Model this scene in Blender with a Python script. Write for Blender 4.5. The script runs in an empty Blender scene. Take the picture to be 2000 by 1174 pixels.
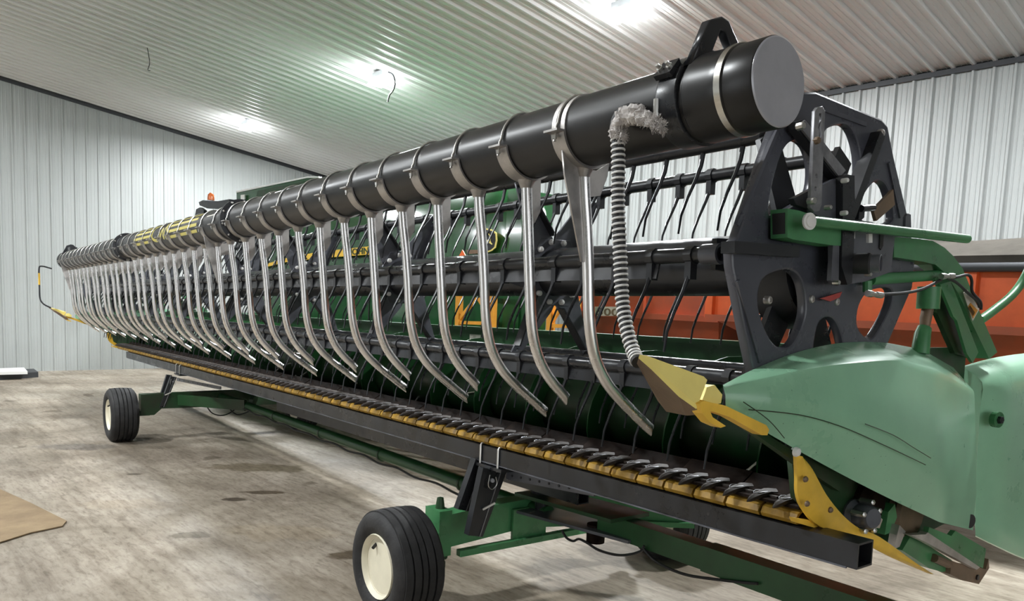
import bpy, math, random
from mathutils import Vector, Matrix
random.seed(7)
R = math.radians
SC = bpy.context.scene
COL = SC.collection

# ---------------------------------------------------------------- camera
H = 1.7
cd = bpy.data.cameras.new('camera')
cam = bpy.data.objects.new('camera', cd)
COL.objects.link(cam)
_r = Vector((0.602685157, 0.796948120, 0.040549920))
_u = Vector((-0.108456228, 0.031463062, 0.993603202))
_f = Vector((-0.790574379, 0.603227793, -0.105396307))
cam.matrix_world = Matrix(((_r.x, _u.x, -_f.x, 0.0), (_r.y, _u.y, -_f.y, 0.0), (_r.z, _u.z, -_f.z, H), (0, 0, 0, 1)))
cd.sensor_fit = 'HORIZONTAL'
cd.sensor_width = 36.0
cd.lens = 36.0 * 1530.0 / 2000.0
cd.shift_y = 171.0 / 2000.0
cd.clip_start = 0.05
cd.clip_end = 200
SC.camera = cam

# ---------------------------------------------------------------- world, light, exposure
world = bpy.data.worlds.new('overcast_sky')
SC.world = world
world.use_nodes = True
_bg = world.node_tree.nodes['Background']
_bg.inputs['Color'].default_value = (0.93, 0.97, 1.0, 1)
_bg.inputs['Strength'].default_value = 2.3
SC.view_settings.view_transform = 'Standard'
SC.view_settings.look = 'None'
SC.view_settings.gamma = 1.0
SC.view_settings.use_curve_mapping = False
SC.view_settings.exposure = -0.08
LAMP_POWER = 400.0

# ---------------------------------------------------------------- frames
ROOM_ANGLE = R(5.25)                 # the shed stands a little askew to the header
ROOM = Matrix.Rotation(ROOM_ANGLE, 4, 'Z')
TILT = R(-0.9)                       # the header lies a little lower at its far end
HEAD = Matrix.Rotation(TILT, 4, 'Y')


# ---------------------------------------------------------------- materials
def nodes_of(m):
    m.use_nodes = True
    return m.node_tree.nodes, m.node_tree.links


def mat(name, col, rough=0.5, metal=0.0, var=0.0, scale=6.0, bump=0.0, bscale=None, col2=None, spec=0.5, coat=0.0, stretch=None, lo=0.35, hi=0.65, rvar=0.0):
    m = bpy.data.materials.new(name)
    N, L = nodes_of(m)
    b = N['Principled BSDF']
    b.inputs['Base Color'].default_value = (*col, 1)
    b.inputs['Roughness'].default_value = rough
    b.inputs['Metallic'].default_value = metal
    b.inputs['Specular IOR Level'].default_value = spec
    if coat:
        b.inputs['Coat Weight'].default_value = coat
        b.inputs['Coat Roughness'].default_value = 0.12
    if var or col2 or bump or rvar:
        tc = N.new('ShaderNodeTexCoord')
        mp = N.new('ShaderNodeMapping')
        L.new(tc.outputs['Object'], mp.inputs['Vector'])
        if stretch:
            mp.inputs['Scale'].default_value = stretch
        nz = N.new('ShaderNodeTexNoise')
        nz.inputs['Scale'].default_value = scale
        nz.inputs['Detail'].default_value = 6
        nz.inputs['Roughness'].default_value = 0.6
        L.new(mp.outputs['Vector'], nz.inputs['Vector'])
        if var or col2:
            rp = N.new('ShaderNodeValToRGB')
            rp.color_ramp.elements[0].position = lo
            rp.color_ramp.elements[1].position = hi
            c2 = col2 if col2 else tuple(c * (1 - var) for c in col)
            c1 = col if col2 else tuple(min(1, c * (1 + var)) for c in col)
            rp.color_ramp.elements[0].color = (*c2, 1)
            rp.color_ramp.elements[1].color = (*c1, 1)
            L.new(nz.outputs['Fac'], rp.inputs['Fac'])
            L.new(rp.outputs['Color'], b.inputs['Base Color'])
        if rvar:
            mr = N.new('ShaderNodeMapRange')
            mr.inputs['From Min'].default_value = 0.3
            mr.inputs['From Max'].default_value = 0.7
            mr.inputs['To Min'].default_value = max(0.02, rough - rvar)
            mr.inputs['To Max'].default_value = min(1, rough + rvar)
            L.new(nz.outputs['Fac'], mr.inputs['Value'])
            L.new(mr.outputs['Result'], b.inputs['Roughness'])
        if bump:
            nb = N.new('ShaderNodeTexNoise')
            nb.inputs['Scale'].default_value = bscale or scale * 4
            nb.inputs['Detail'].default_value = 4
            L.new(mp.outputs['Vector'], nb.inputs['Vector'])
            bp = N.new('ShaderNodeBump')
            bp.inputs['Strength'].default_value = bump
            bp.inputs['Distance'].default_value = 0.01
            L.new(nb.outputs['Fac'], bp.inputs['Height'])
            L.new(bp.outputs['Normal'], b.inputs['Normal'])
    return m


def emit(name, col, strength):
    m = bpy.data.materials.new(name)
    N, L = nodes_of(m)
    b = N['Principled BSDF']
    b.inputs['Base Color'].default_value = (*col, 1)
    b.inputs['Emission Color'].default_value = (*col, 1)
    b.inputs['Emission Strength'].default_value = strength
    return m


def concrete():
    m = bpy.data.materials.new('concrete_floor')
    N, L = nodes_of(m)
    b = N['Principled BSDF']
    tc = N.new('ShaderNodeTexCoord')

    def noise(scale, detail=6, rough=0.6, stretch=(1, 1, 1), rot=0.0, dist=0.0):
        mp = N.new('ShaderNodeMapping')
        mp.inputs['Scale'].default_value = stretch
        mp.inputs['Rotation'].default_value = (0, 0, rot)
        L.new(tc.outputs['Object'], mp.inputs['Vector'])
        n = N.new('ShaderNodeTexNoise')
        n.inputs['Scale'].default_value = scale
        n.inputs['Detail'].default_value = detail
        n.inputs['Roughness'].default_value = rough
        n.inputs['Distortion'].default_value = dist
        L.new(mp.outputs['Vector'], n.inputs['Vector'])
        return n.outputs['Fac']

    def ramp(fac, stops):
        r = N.new('ShaderNodeValToRGB')
        e = r.color_ramp.elements
        e[0].position, e[0].color = stops[0][0], (*stops[0][1], 1)
        e[1].position, e[1].color = stops[-1][0], (*stops[-1][1], 1)
        for p, c in stops[1:-1]:
            x = e.new(p)
            x.color = (*c, 1)
        L.new(fac, r.inputs['Fac'])
        return r.outputs['Color']

    def mix(a, c, fac, mode='MULTIPLY'):
        x = N.new('ShaderNodeMix')
        x.data_type = 'RGBA'
        x.blend_type = mode
        if isinstance(fac, float):
            x.inputs['Factor'].default_value = fac
        else:
            L.new(fac, x.inputs['Factor'])
        L.new(a, x.inputs['A'])
        L.new(c, x.inputs['B'])
        return x.outputs['Result']

    base = ramp(noise(0.9, 8, 0.65, dist=0.6), [(0.3, (0.20, 0.168, 0.128)), (0.5, (0.31, 0.268, 0.215)), (0.7, (0.42, 0.375, 0.315))])
    fine = ramp(noise(9, 8, 0.7, (1, 3, 1), 0.5, 0.4), [(0.34, (0.52, 0.49, 0.45)), (0.5, (0.94, 0.93, 0.91)), (0.7, (1.12, 1.12, 1.12))])
    wide = ramp(noise(0.35, 5, 0.6, dist=1.0), [(0.36, (0.60, 0.57, 0.54)), (0.58, (1.08, 1.08, 1.08))])
    spots = ramp(noise(1.7, 3, 0.4, (1, 1.6, 1), 0.2, 0.5), [(0.29, (0.42, 0.38, 0.33)), (0.325, (1, 1, 1))])
    streak = ramp(noise(2.2, 6, 0.65, (0.35, 5, 1), 0.35, 0.3), [(0.36, (0.68, 0.65, 0.62)), (0.54, (1.05, 1.05, 1.05))])
    c = mix(base, fine, 0.8)
    c = mix(c, wide, 0.9)
    c = mix(c, spots, 0.75)
    c = mix(c, streak, 0.8)
    # oil and water stains with a place of their own
    sep = noise(5.0, 4, 0.6)
    STAINS = list(zip([(-7.263,3.325,-0),(-6.2,2.662,0),(-6.315,2.939,0),(-5.431,2.001,0),(-4.421,2.689,-0),(-9.214,2.179,0),(-7.591,2.268,0),(-6.523,1.901,0),(-5.132,2.566,0)], (0.62, 0.13, 0.22, 0.16, 0.2, 0.5, 0.10, 0.45, 0.5), (0.24, 0.08, 0.07, 0.10, 0.12, 0.22, 0.05, 0.2, 0.25), ((0.30, 0.28, 0.23), (0.12, 0.10, 0.075), (0.16, 0.13, 0.09), (0.3, 0.29, 0.26), (0.2, 0.17, 0.13), (0.42, 0.43, 0.46), (0.2, 0.18, 0.15), (0.6, 0.58, 0.55), (0.62, 0.6, 0.56))))
    for (p, rx, ry, colr) in STAINS:
        mp = N.new('ShaderNodeMapping')
        mp.vector_type = 'TEXTURE'
        mp.inputs['Location'].default_value = (p[0], p[1], 0)
        mp.inputs['Rotation'].default_value = (0, 0, 0.9)
        mp.inputs['Scale'].default_value = (rx, ry, 1)
        L.new(tc.outputs['Object'], mp.inputs['Vector'])
        ln = N.new('ShaderNodeVectorMath')
        ln.operation = 'LENGTH'
        L.new(mp.outputs['Vector'], ln.inputs[0])
        ad = N.new('ShaderNodeMath')
        ad.operation = 'MULTIPLY_ADD'
        L.new(sep, ad.inputs[0])
        ad.inputs[1].default_value = 1.6
        L.new(ln.outputs['Value'], ad.inputs[2])
        mr = N.new('ShaderNodeMapRange')
        mr.inputs['From Min'].default_value = 1.45
        mr.inputs['From Max'].default_value = 1.7
        mr.inputs['To Min'].default_value = 0.9
        mr.inputs['To Max'].default_value = 0.0
        L.new(ad.outputs['Value'], mr.inputs['Value'])
        rgb = N.new('ShaderNodeRGB')
        rgb.outputs[0].default_value = (*[min(1, x * 1.6) for x in colr], 1)
        c = mix(c, rgb.outputs[0], mr.outputs['Result'])
    L.new(c, b.inputs['Base Color'])
    rr = N.new('ShaderNodeMapRange')
    L.new(noise(1.3, 5), rr.inputs['Value'])
    rr.inputs['From Min'].default_value = 0.3
    rr.inputs['From Max'].default_value = 0.7
    rr.inputs['To Min'].default_value = 0.42
    rr.inputs['To Max'].default_value = 0.75
    L.new(rr.outputs['Result'], b.inputs['Roughness'])
    bp = N.new('ShaderNodeBump')
    bp.inputs['Strength'].default_value = 0.12
    bp.inputs['Distance'].default_value = 0.01
    L.new(noise(40, 3), bp.inputs['Height'])
    L.new(bp.outputs['Normal'], b.inputs['Normal'])
    return m


M = {}
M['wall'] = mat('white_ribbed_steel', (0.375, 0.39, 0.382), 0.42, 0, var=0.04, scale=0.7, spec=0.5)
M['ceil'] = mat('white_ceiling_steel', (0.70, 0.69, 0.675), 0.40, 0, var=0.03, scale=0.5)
M['trim'] = mat('dark_trim', (0.035, 0.037, 0.042), 0.5)
M['floor'] = concrete()
M['led'] = emit('led_panel', (0.9, 0.96, 1.0), 25)
M['fixture'] = mat('white_fixture', (0.6, 0.62, 0.64), 0.4)
M['tube'] = mat('black_plastic_tube', (0.015, 0.0145, 0.0145), 0.34, 0, var=0.3, scale=3, rvar=0.06, spec=0.4, stretch=(0.3, 1, 1))
M['black'] = mat('black_paint', (0.018, 0.019, 0.022), 0.32, 0, var=0.25, scale=5, rvar=0.1)
M['strap'] = mat('worn_steel_strap', (0.27, 0.27, 0.285), 0.42, 0.5, var=0.3, scale=14)
M['shield'] = mat('charcoal_cast_paint', (0.066, 0.069, 0.086), 0.28, 0.0, var=0.1, scale=4, rvar=0.05, spec=0.7)
M['plate'] = mat('grey_black_plate', (0.10, 0.104, 0.122), 0.36, 0.15, var=0.25, scale=7, rvar=0.1, spec=0.7)
M['cap'] = mat('grey_end_cap', (0.43, 0.435, 0.475), 0.3, 0.2, var=0.1, scale=5, spec=0.7)
M['alu'] = mat('aluminium_tube', (0.80, 0.78, 0.77), 0.27, 1.0, var=0.12, scale=10, rvar=0.1, stretch=(1, 1, 0.35))
M['weld'] = mat('aluminium_bracket', (0.52, 0.495, 0.475), 0.45, 0.75, var=0.25, scale=9, rvar=0.1)
M['steel'] = mat('zinc_bolt', (0.62, 0.61, 0.58), 0.32, 0.95)
M['band'] = mat('band_clamp', (0.62, 0.60, 0.55), 0.25, 1.0)
M['green'] = mat('green_paint', (0.018, 0.082, 0.025), 0.36, 0, var=0.22, scale=3, rvar=0.1)
M['green_arm'] = mat('green_arm_paint', (0.062, 0.225, 0.090), 0.34, 0, var=0.2, scale=5, rvar=0.1)
M['green_dark'] = mat('green_dirty_paint', (0.012, 0.06, 0.017), 0.42, 0, var=0.3, scale=4, rvar=0.12, col2=(0.02, 0.03, 0.014))
M['yellow'] = mat('yellow_paint', (0.88, 0.54, 0.06), 0.42, 0, var=0.12, scale=6)
M['yellow_pale'] = mat('pale_yellow_paint', (0.95, 0.78, 0.24), 0.4, 0, var=0.08, scale=6)
M['yellow_worn'] = mat('worn_yellow_paint', (0.46, 0.26, 0.022), 0.55, 0, col2=(0.13, 0.075, 0.02), scale=7, lo=0.3, hi=0.55)
M['rust'] = mat('dark_cutterbar_steel', (0.016, 0.011, 0.009), 0.7, 0.0, var=0.5, scale=9, bump=0.15, spec=0.02)
M['guard'] = mat('worn_guard_steel', (0.042, 0.033, 0.028), 0.55, 0.0, var=0.5, scale=14, spec=0.3)
M['rubber'] = mat('tyre_rubber', (0.017, 0.0165, 0.017), 0.72, 0, var=0.4, scale=9, bump=0.25, bscale=60)
M['cream'] = mat('cream_rim', (0.74, 0.69, 0.54), 0.42, 0, var=0.06, scale=6)
M['hose'] = mat('black_rubber_hose', (0.02, 0.02, 0.021), 0.5)
M['white'] = mat('white_plastic', (0.80, 0.79, 0.77), 0.4)
M['ring'] = mat('white_spiral', (0.74, 0.73, 0.71), 0.4, 0, var=0.1, scale=20)
M['fluff'] = mat('grey_insulation', (0.62, 0.585, 0.56), 0.95, 0, col2=(0.34, 0.31, 0.295), scale=22, lo=0.35, hi=0.6, bump=1.0, bscale=45)
M['orange'] = mat('orange_paint', (0.72, 0.115, 0.025), 0.45, 0, var=0.12, scale=3)
M['orange_dark'] = mat('dark_orange_paint', (0.42, 0.075, 0.024), 0.55, 0, col2=(0.26, 0.065, 0.03), scale=2.2)  # darker orange; on the hopper slopes it puts shade into the colour
M['orange_yellow'] = mat('amber_ladder_paint', (0.72, 0.32, 0.035), 0.45, 0, var=0.12, scale=6)
M['tarp'] = mat('grey_tarp', (0.062, 0.056, 0.048), 0.9, 0, spec=0.1, var=0.2, scale=4, bump=0.4, bscale=9)
M['mat_tan'] = mat('tan_sheet', (0.31, 0.225, 0.13), 0.9, 0, col2=(0.22, 0.155, 0.09), scale=4, bump=0.4, bscale=30)
M['glass'] = mat('dark_glass', (0.015, 0.018, 0.02), 0.05, 0, spec=0.8)
M['amber'] = mat('amber_lens', (0.50, 0.12, 0.03), 0.25)
M['logo'] = mat('gold_decal', (0.50, 0.43, 0.11), 0.4)
M['red'] = mat('red_lens', (0.45, 0.06, 0.05), 0.3)
M['brown'] = mat('brown_steel_and_shaded_yellow', (0.20, 0.135, 0.085), 0.5, 0.2, var=0.2, scale=6)  # brown steel; also paints the shaded side of the yellow divider point
M['smv'] = mat('orange_reflector', (0.9, 0.16, 0.03), 0.4)
M['decal'] = mat('pale_decal', (0.62, 0.60, 0.52), 0.5)
M['cable'] = mat('black_cable', (0.015, 0.015, 0.015), 0.5)


def shield_green():
    """faded green plastic with specks and a few scratches"""
    m = mat('faded_green_plastic', (0.285, 0.56, 0.365), 0.31, 0, var=0.10, scale=2.0, rvar=0.08, coat=0.25)
    N, L = m.node_tree.nodes, m.node_tree.links
    b = N['Principled BSDF']
    src = b.inputs['Base Color'].links[0].from_socket
    tc = N.new('ShaderNodeTexCoord')
    vo = N.new('ShaderNodeTexVoronoi')
    vo.inputs['Scale'].default_value = 34
    L.new(tc.outputs['Object'], vo.inputs['Vector'])
    rp = N.new('ShaderNodeValToRGB')
    rp.color_ramp.elements[0].position = 0.045
    rp.color_ramp.elements[0].color = (0.25, 0.3, 0.25, 1)
    rp.color_ramp.elements[1].position = 0.10
    rp.color_ramp.elements[1].color = (1, 1, 1, 1)
    L.new(vo.outputs['Distance'], rp.inputs['Fac'])
    nz = N.new('ShaderNodeTexNoise')
    nz.inputs['Scale'].default_value = 3.5
    L.new(tc.outputs['Object'], nz.inputs['Vector'])
    r2 = N.new('ShaderNodeValToRGB')
    r2.color_ramp.elements[0].position = 0.47
    r2.color_ramp.elements[0].color = (0, 0, 0, 1)
    r2.color_ramp.elements[1].position = 0.60
    r2.color_ramp.elements[1].color = (0.8, 0.8, 0.8, 1)
    L.new(nz.outputs['Fac'], r2.inputs['Fac'])
    mx = N.new('ShaderNodeMix')
    mx.data_type = 'RGBA'
    mx.blend_type = 'MULTIPLY'
    L.new(r2.outputs['Color'], mx.inputs['Factor'])
    L.new(src, mx.inputs['A'])
    L.new(rp.outputs['Color'], mx.inputs['B'])
    L.new(mx.outputs['Result'], b.inputs['Base Color'])
    return m


M['divider'] = shield_green()


# ---------------------------------------------------------------- mesh helpers
def V(*a):
    return Vector(a[0]) if len(a) == 1 else Vector(a)


def frame_of(d):
    d = d.normalized()
    a = Vector((0, 0, 1)) if abs(d.z) < 0.9 else Vector((1, 0, 0))
    u = d.cross(a).normalized()
    return u, d.cross(u).normalized()


class MB:
    def __init__(self):
        self.v, self.f = [], []

    def add(self, vs, fs):
        o = len(self.v)
        self.v += [tuple(x) for x in vs]
        self.f += [tuple(i + o for i in q) for q in fs]
        return self

    def box(self, a, b):
        (x0, y0, z0), (x1, y1, z1) = [min(p) for p in zip(a, b)], [max(p) for p in zip(a, b)]
        vs = [(x0, y0, z0), (x1, y0, z0), (x1, y1, z0), (x0, y1, z0), (x0, y0, z1), (x1, y0, z1), (x1, y1, z1), (x0, y1, z1)]
        return self.add(vs, [(3, 2, 1, 0), (4, 5, 6, 7), (0, 1, 5, 4), (1, 2, 6, 5), (2, 3, 7, 6), (3, 0, 4, 7)])

    def bar(self, p0, p1, w, h, up=(0, 0, 1)):
        p0, p1 = V(p0), V(p1)
        d = (p1 - p0).normalized()
        s = d.cross(V(up))
        if s.length < 1e-6:
            s = d.cross(Vector((1, 0, 0)))
        s.normalize()
        t = s.cross(d).normalized()
        vs = [p + s * (a * w / 2) + t * (b * h / 2) for p in (p0, p1) for a, b in ((-1, -1), (1, -1), (1, 1), (-1, 1))]
        return self.add(vs, [(3, 2, 1, 0), (4, 5, 6, 7), (0, 1, 5, 4), (1, 2, 6, 5), (2, 3, 7, 6), (3, 0, 4, 7)])

    def cyl(self, p0, p1, r, r1=None, n=12, cap=True):
        return self.sweep([p0, p1], [r, r if r1 is None else r1], n, cap)

    def sweep(self, path, r, n=8, cap=True, flat=None):
        P = [V(p) for p in path]
        rs = r if isinstance(r, (list, tuple)) else [r] * len(P)
        T = []
        for i in range(len(P)):
            a = P[max(0, i - 1)]
            b = P[min(len(P) - 1, i + 1)]
            T.append((b - a).normalized())
        u, w = frame_of(T[0])
        vs, fs = [], []
        for i, p in enumerate(P):
            if i:
                u = (u - T[i] * u.dot(T[i])).normalized()
                w = T[i].cross(u).normalized()
            for k in range(n):
                a = 2 * math.pi * k / n
                vs.append(p + (u * math.cos(a) + w * math.sin(a)) * rs[i])
        for i in range(len(P) - 1):
            for k in range(n):
                a, b = i * n + k, i * n + (k + 1) % n
                fs.append((a, b, b + n, a + n))
        if cap:
            fs.append(tuple(range(n - 1, -1, -1)))
            o = (len(P) - 1) * n
            fs.append(tuple(range(o, o + n)))
        return self.add(vs, fs)

    def prism(self, pts, vec):
        n = len(pts)
        vec = V(vec)
        P = [V(p) for p in pts]
        nr = Vector((0, 0, 0))
        for i in range(n):
            nr += (P[i] - P[0]).cross(P[(i + 1) % n] - P[0])
        if nr.dot(vec) > 0:
            P.reverse()
        vs = P + [p + vec for p in P]
        fs = [tuple(range(n)), tuple(range(2 * n - 1, n - 1, -1))]
        for i in range(n):
            j = (i + 1) % n
            fs.append((j, i, i + n, j + n))
        return self.add(vs, fs)

    def lathe(self, prof, c, axis, n=24):
        """prof: (radius, height along axis)"""
        c, ax = V(c), V(axis).normalized()
        u, w = frame_of(ax)
        vs, fs = [], []
        for r, h in prof:
            for k in range(n):
                a = 2 * math.pi * k / n
                vs.append(c + ax * h + (u * math.cos(a) + w * math.sin(a)) * r)
        for i in range(len(prof) - 1):
            for k in range(n):
                a, b = i * n + k, i * n + (k + 1) % n
                fs.append((a, b, b + n, a + n))
        if prof[0][0] > 1e-4:
            fs.append(tuple(range(n - 1, -1, -1)))
        if prof[-1][0] > 1e-4:
            o = (len(prof) - 1) * n
            fs.append(tuple(range(o, o + n)))
        return self.add(vs, fs)

    def grid(self, rows, thick=None):
        """rows of points -> surface"""
        n = len(rows[0])
        vs = [V(p) for r in rows for p in r]
        fs = []
        for i in range(len(rows) - 1):
            for k in range(n - 1):
                a = i * n + k
                fs.append((a, a + 1, a + n + 1, a + n))
        return self.add(vs, fs)

    def mesh(self, name, fix=False):
        me = bpy.data.meshes.new(name)
        me.from_pydata(self.v, [], self.f)
        me.validate()
        if fix:
            import bmesh
            bm = bmesh.new()
            bm.from_mesh(me)
            bmesh.ops.recalc_face_normals(bm, faces=bm.faces)
            bm.to_mesh(me)
            bm.free()
        me.update()
        return me


def smooth_mesh(me, angle=35):
    if not len(me.polygons):
        return me
    me.polygons.foreach_set('use_smooth', [True] * len(me.polygons))
    me.set_sharp_from_angle(angle=R(angle))
    return me


ORG = {}
FRAMES = {}


def finish(name, me, m, parent, loc, smooth):
    if isinstance(me, MB):
        me = me.mesh(name)
    if smooth:
        smooth_mesh(me, smooth if not isinstance(smooth, bool) else 35)
    o = bpy.data.objects.new(name, me)
    COL.objects.link(o)
    if m is not None and not len(me.materials):
        me.materials.append(M[m] if isinstance(m, str) else m)
    loc = V(loc)
    if parent is not None:
        o.parent = parent
        o.location = loc - ORG[parent.name]
    else:
        o.location = loc
    ORG[o.name] = loc
    return o


def root(name, label, cat, loc, frame=None, group=None):
    """an Empty at a thing's base; loc is given in the thing's own frame"""
    o = bpy.data.objects.new(name, None)
    COL.objects.link(o)
    o.empty_display_size = 0.2
    fr = frame or Matrix.Identity(4)
    o.matrix_world = fr @ Matrix.Translation(V(loc))
    ORG[o.name] = V(loc)
    o['label'] = label
    o['category'] = cat
    if group:
        o['group'] = group
    return o


def part(name, mb, m, parent, loc=(0, 0, 0), smooth=True):
    """mesh vertices are relative to loc; loc is in the root's frame"""
    return finish(name, mb, m, parent, loc, smooth)


def copy_part(src, parent, loc):
    c = src.copy()
    COL.objects.link(c)
    c.parent = parent
    c.location = V(loc) - ORG[parent.name]
    ORG[c.name] = V(loc)
    return c


def tag(o, label=None, cat=None, group=None, kind=None):
    if label:
        o['label'] = label
    if cat:
        o['category'] = cat
    if group:
        o['group'] = group
    if kind:
        o['kind'] = kind
    return o


def thing(name, mb, m, label, cat, loc=(0, 0, 0), frame=None, group=None, smooth=True):
    o = finish(name, mb, m, None, (0, 0, 0), smooth)
    fr = frame or Matrix.Identity(4)
    o.matrix_world = fr @ Matrix.Translation(V(loc))
    ORG[o.name] = V(loc)
    return tag(o, label, cat, group)


def catmull(pts, k=6, closed=True):
    P = [V(p) for p in pts]
    n = len(P)
    out = []
    rng = range(n) if closed else range(n - 1)
    for i in rng:
        if closed:
            a, b, c, d = P[(i - 1) % n], P[i], P[(i + 1) % n], P[(i + 2) % n]
        else:
            a, b, c, d = P[max(0, i - 1)], P[i], P[i + 1], P[min(n - 1, i + 2)]
        for j in range(k):
            t = j / k
            out.append(0.5 * ((2 * b) + (c - a) * t + (2 * a - 5 * b + 4 * c - d) * t * t + (3 * b - a - 3 * c + d) * t ** 3))
    if not closed:
        out.append(P[-1])
    return out


def circle2(c, r, n=20, ry=None):
    return [(c[0] + r * math.cos(2 * math.pi * i / n), c[1] + (ry or r) * math.sin(2 * math.pi * i / n)) for i in range(n)]


def plate_mesh(name, outer, holes=(), thick=0.02, bevel=0.0, axis='x', at=0.0):
    """flat plate with holes; outlines are (y,z) for axis x, (x,z) for axis y, (x,y) for axis z"""
    cu = bpy.data.curves.new(name, 'CURVE')
    cu.dimensions = '2D'
    cu.fill_mode = 'BOTH'
    cu.extrude = max(0.0005, thick / 2 - bevel)
    cu.bevel_depth = bevel
    cu.bevel_resolution = 1
    for pts in [outer] + list(holes):
        s = cu.splines.new('POLY')
        s.points.add(len(pts) - 1)
        for p, q in zip(s.points, pts):
            p.co = (q[0], q[1], 0, 1)
        s.use_cyclic_u = True
    tmp = bpy.data.objects.new(name, cu)
    COL.objects.link(tmp)
    bpy.context.view_layer.update()
    dg = bpy.context.evaluated_depsgraph_get()
    me = bpy.data.meshes.new_from_object(tmp.evaluated_get(dg), depsgraph=dg)
    bpy.data.objects.remove(tmp)
    bpy.data.curves.remove(cu)
    for v in me.vertices:
        u, w, t = v.co
        if axis == 'x':
            v.co = (at + t, u, w)
        elif axis == 'y':
            v.co = (u, at - t, w)
        else:
            v.co = (u, w, at + t)
    me.update()
    me.name = name
    return me


def text_mesh(txt, size, thick=0.002, bold=0.0, spacing=1.0):
    """letters in the x-y plane, starting at the origin"""
    cu = bpy.data.curves.new('lettering', 'FONT')
    cu.body = txt
    cu.size = size
    cu.extrude = thick
    cu.offset = bold
    cu.space_character = spacing
    cu.resolution_u = 3
    tmp = bpy.data.objects.new('lettering', cu)
    COL.objects.link(tmp)
    bpy.context.view_layer.update()
    dg = bpy.context.evaluated_depsgraph_get()
    me = bpy.data.meshes.new_from_object(tmp.evaluated_get(dg), depsgraph=dg)
    bpy.data.objects.remove(tmp)
    bpy.data.curves.remove(cu)
    return me


def yz(pts):
    return [(p[1], p[2]) for p in pts]


def arc(cy, cz, r, a0, a1, n):
    """(y, z) points; 0 deg = +y, 90 deg = up"""
    return [(cy + r * math.cos(R(a0 + (a1 - a0) * i / n)), cz + r * math.sin(R(a0 + (a1 - a0) * i / n))) for i in range(n + 1)]


# ================================================================ the shed
RIB = 0.216
PANEL_W = RIB * 4
XL = -17.88        # left wall (room frame)
YB = 10.10         # back wall
EAVE = 4.66
SLOPE = math.tan(R(7.45))
YF = -2.6          # the ceiling ends above the open side behind the camera
XR = 6.0


def ceiling_z(y):
    return EAVE + (YB - y) * SLOPE


def rib_profile():
    """(s, height) over one panel of four ribs"""
    out = []
    for k in range(4):
        b = k * RIB
        out += [(b, 0), (b + 0.010, 0.036), (b + 0.034, 0.036), (b + 0.044, 0),
                (b + 0.088, 0), (b + 0.093, 0.006), (b + 0.101, 0.006), (b + 0.106, 0),
                (b + 0.150, 0), (b + 0.155, 0.006), (b + 0.163, 0.006), (b + 0.168, 0)]
    out.append((4 * RIB, 0))
    return out


PROF = rib_profile()


def ribbed(p_of, ends):
    """panel strip: p_of(s, h, end) -> point; ends: two end keys"""
    mb = MB()
    mb.grid([[p_of(s, h, e) for s, h in PROF] for e in ends])
    return mb


fl = MB()
fl.box((-18.3, -12, -0.2), (14, 10.4, 0))
floor = finish('floor', fl, 'floor', None, (0, 0, 0), False)
floor.matrix_world = ROOM
floor['kind'] = 'structure'

# back wall: ribs stand off towards the camera (-y)
bw = MB()
bw.box((XL - 0.12, YB, -0.1), (XR, YB + 0.15, EAVE + 0.1))
wall_back = finish('wall_back', bw, 'trim', None, (0, 0, 0), False)
wall_back.matrix_world = ROOM
wall_back['kind'] = 'structure'
pm = ribbed(lambda s, h, e: (s, -0.012 - h, e), (0.0, EAVE - 0.04)).mesh('wall_panel')
n = int((XR - XL) / PANEL_W)
for i in range(n):
    if i == 0:
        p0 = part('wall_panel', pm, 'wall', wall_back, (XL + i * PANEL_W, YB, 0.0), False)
    else:
        copy_part(p0, wall_back, (XL + i * PANEL_W, YB, 0.0))

# left gable wall: ribs stand off towards +x
lw = MB()
lw.prism([(XL - 0.15, YB + 0.15, -0.1), (XL - 0.15, YF, -0.1), (XL - 0.15, YF, ceiling_z(YF) + 0.05), (XL - 0.15, YB + 0.15, EAVE + 0.05)], (0.13, 0, 0))
wall_left = finish('wall_left', lw, 'trim', None, (0, 0, 0), False)
wall_left.matrix_world = ROOM
wall_left['kind'] = 'structure'
n = int((YB - YF) / PANEL_W)
for i in range(n):
    y0 = YB - (i + 1) * PANEL_W
    mb = MB()
    mb.grid([[(0.0 + h * 0.5, s, 0.0) for s, h in reversed(PROF)], [(0.0 + h * 0.5, s, ceiling_z(y0 + s) - 0.05) for s, h in reversed(PROF)]])
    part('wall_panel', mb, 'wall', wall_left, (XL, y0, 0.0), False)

# ceiling: ribs run down the slope
cl = MB()
cl.prism([(XL - 0.15, YB + 0.15, EAVE + 0.06), (XL - 0.15, YF, ceiling_z(YF) + 0.06), (XL - 0.15, YF, ceiling_z(YF) + 0.16), (XL - 0.15, YB + 0.15, EAVE + 0.16)], (XR - XL + 0.15, 0, 0))
ceiling = finish('ceiling', cl, 'trim', None, (0, 0, 0), False)
ceiling.matrix_world = ROOM
ceiling['kind'] = 'structure'
pm = ribbed(lambda s, h, e: (s, e, (YB - e) * SLOPE - h), (YF, YB - 0.01)).mesh('ceiling_panel')
n = int((XR - XL) / PANEL_W)
for i in range(n):
    if i == 0:
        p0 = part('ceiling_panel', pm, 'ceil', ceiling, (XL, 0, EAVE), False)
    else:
        copy_part(p0, ceiling, (XL + i * PANEL_W, 0, EAVE))

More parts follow.
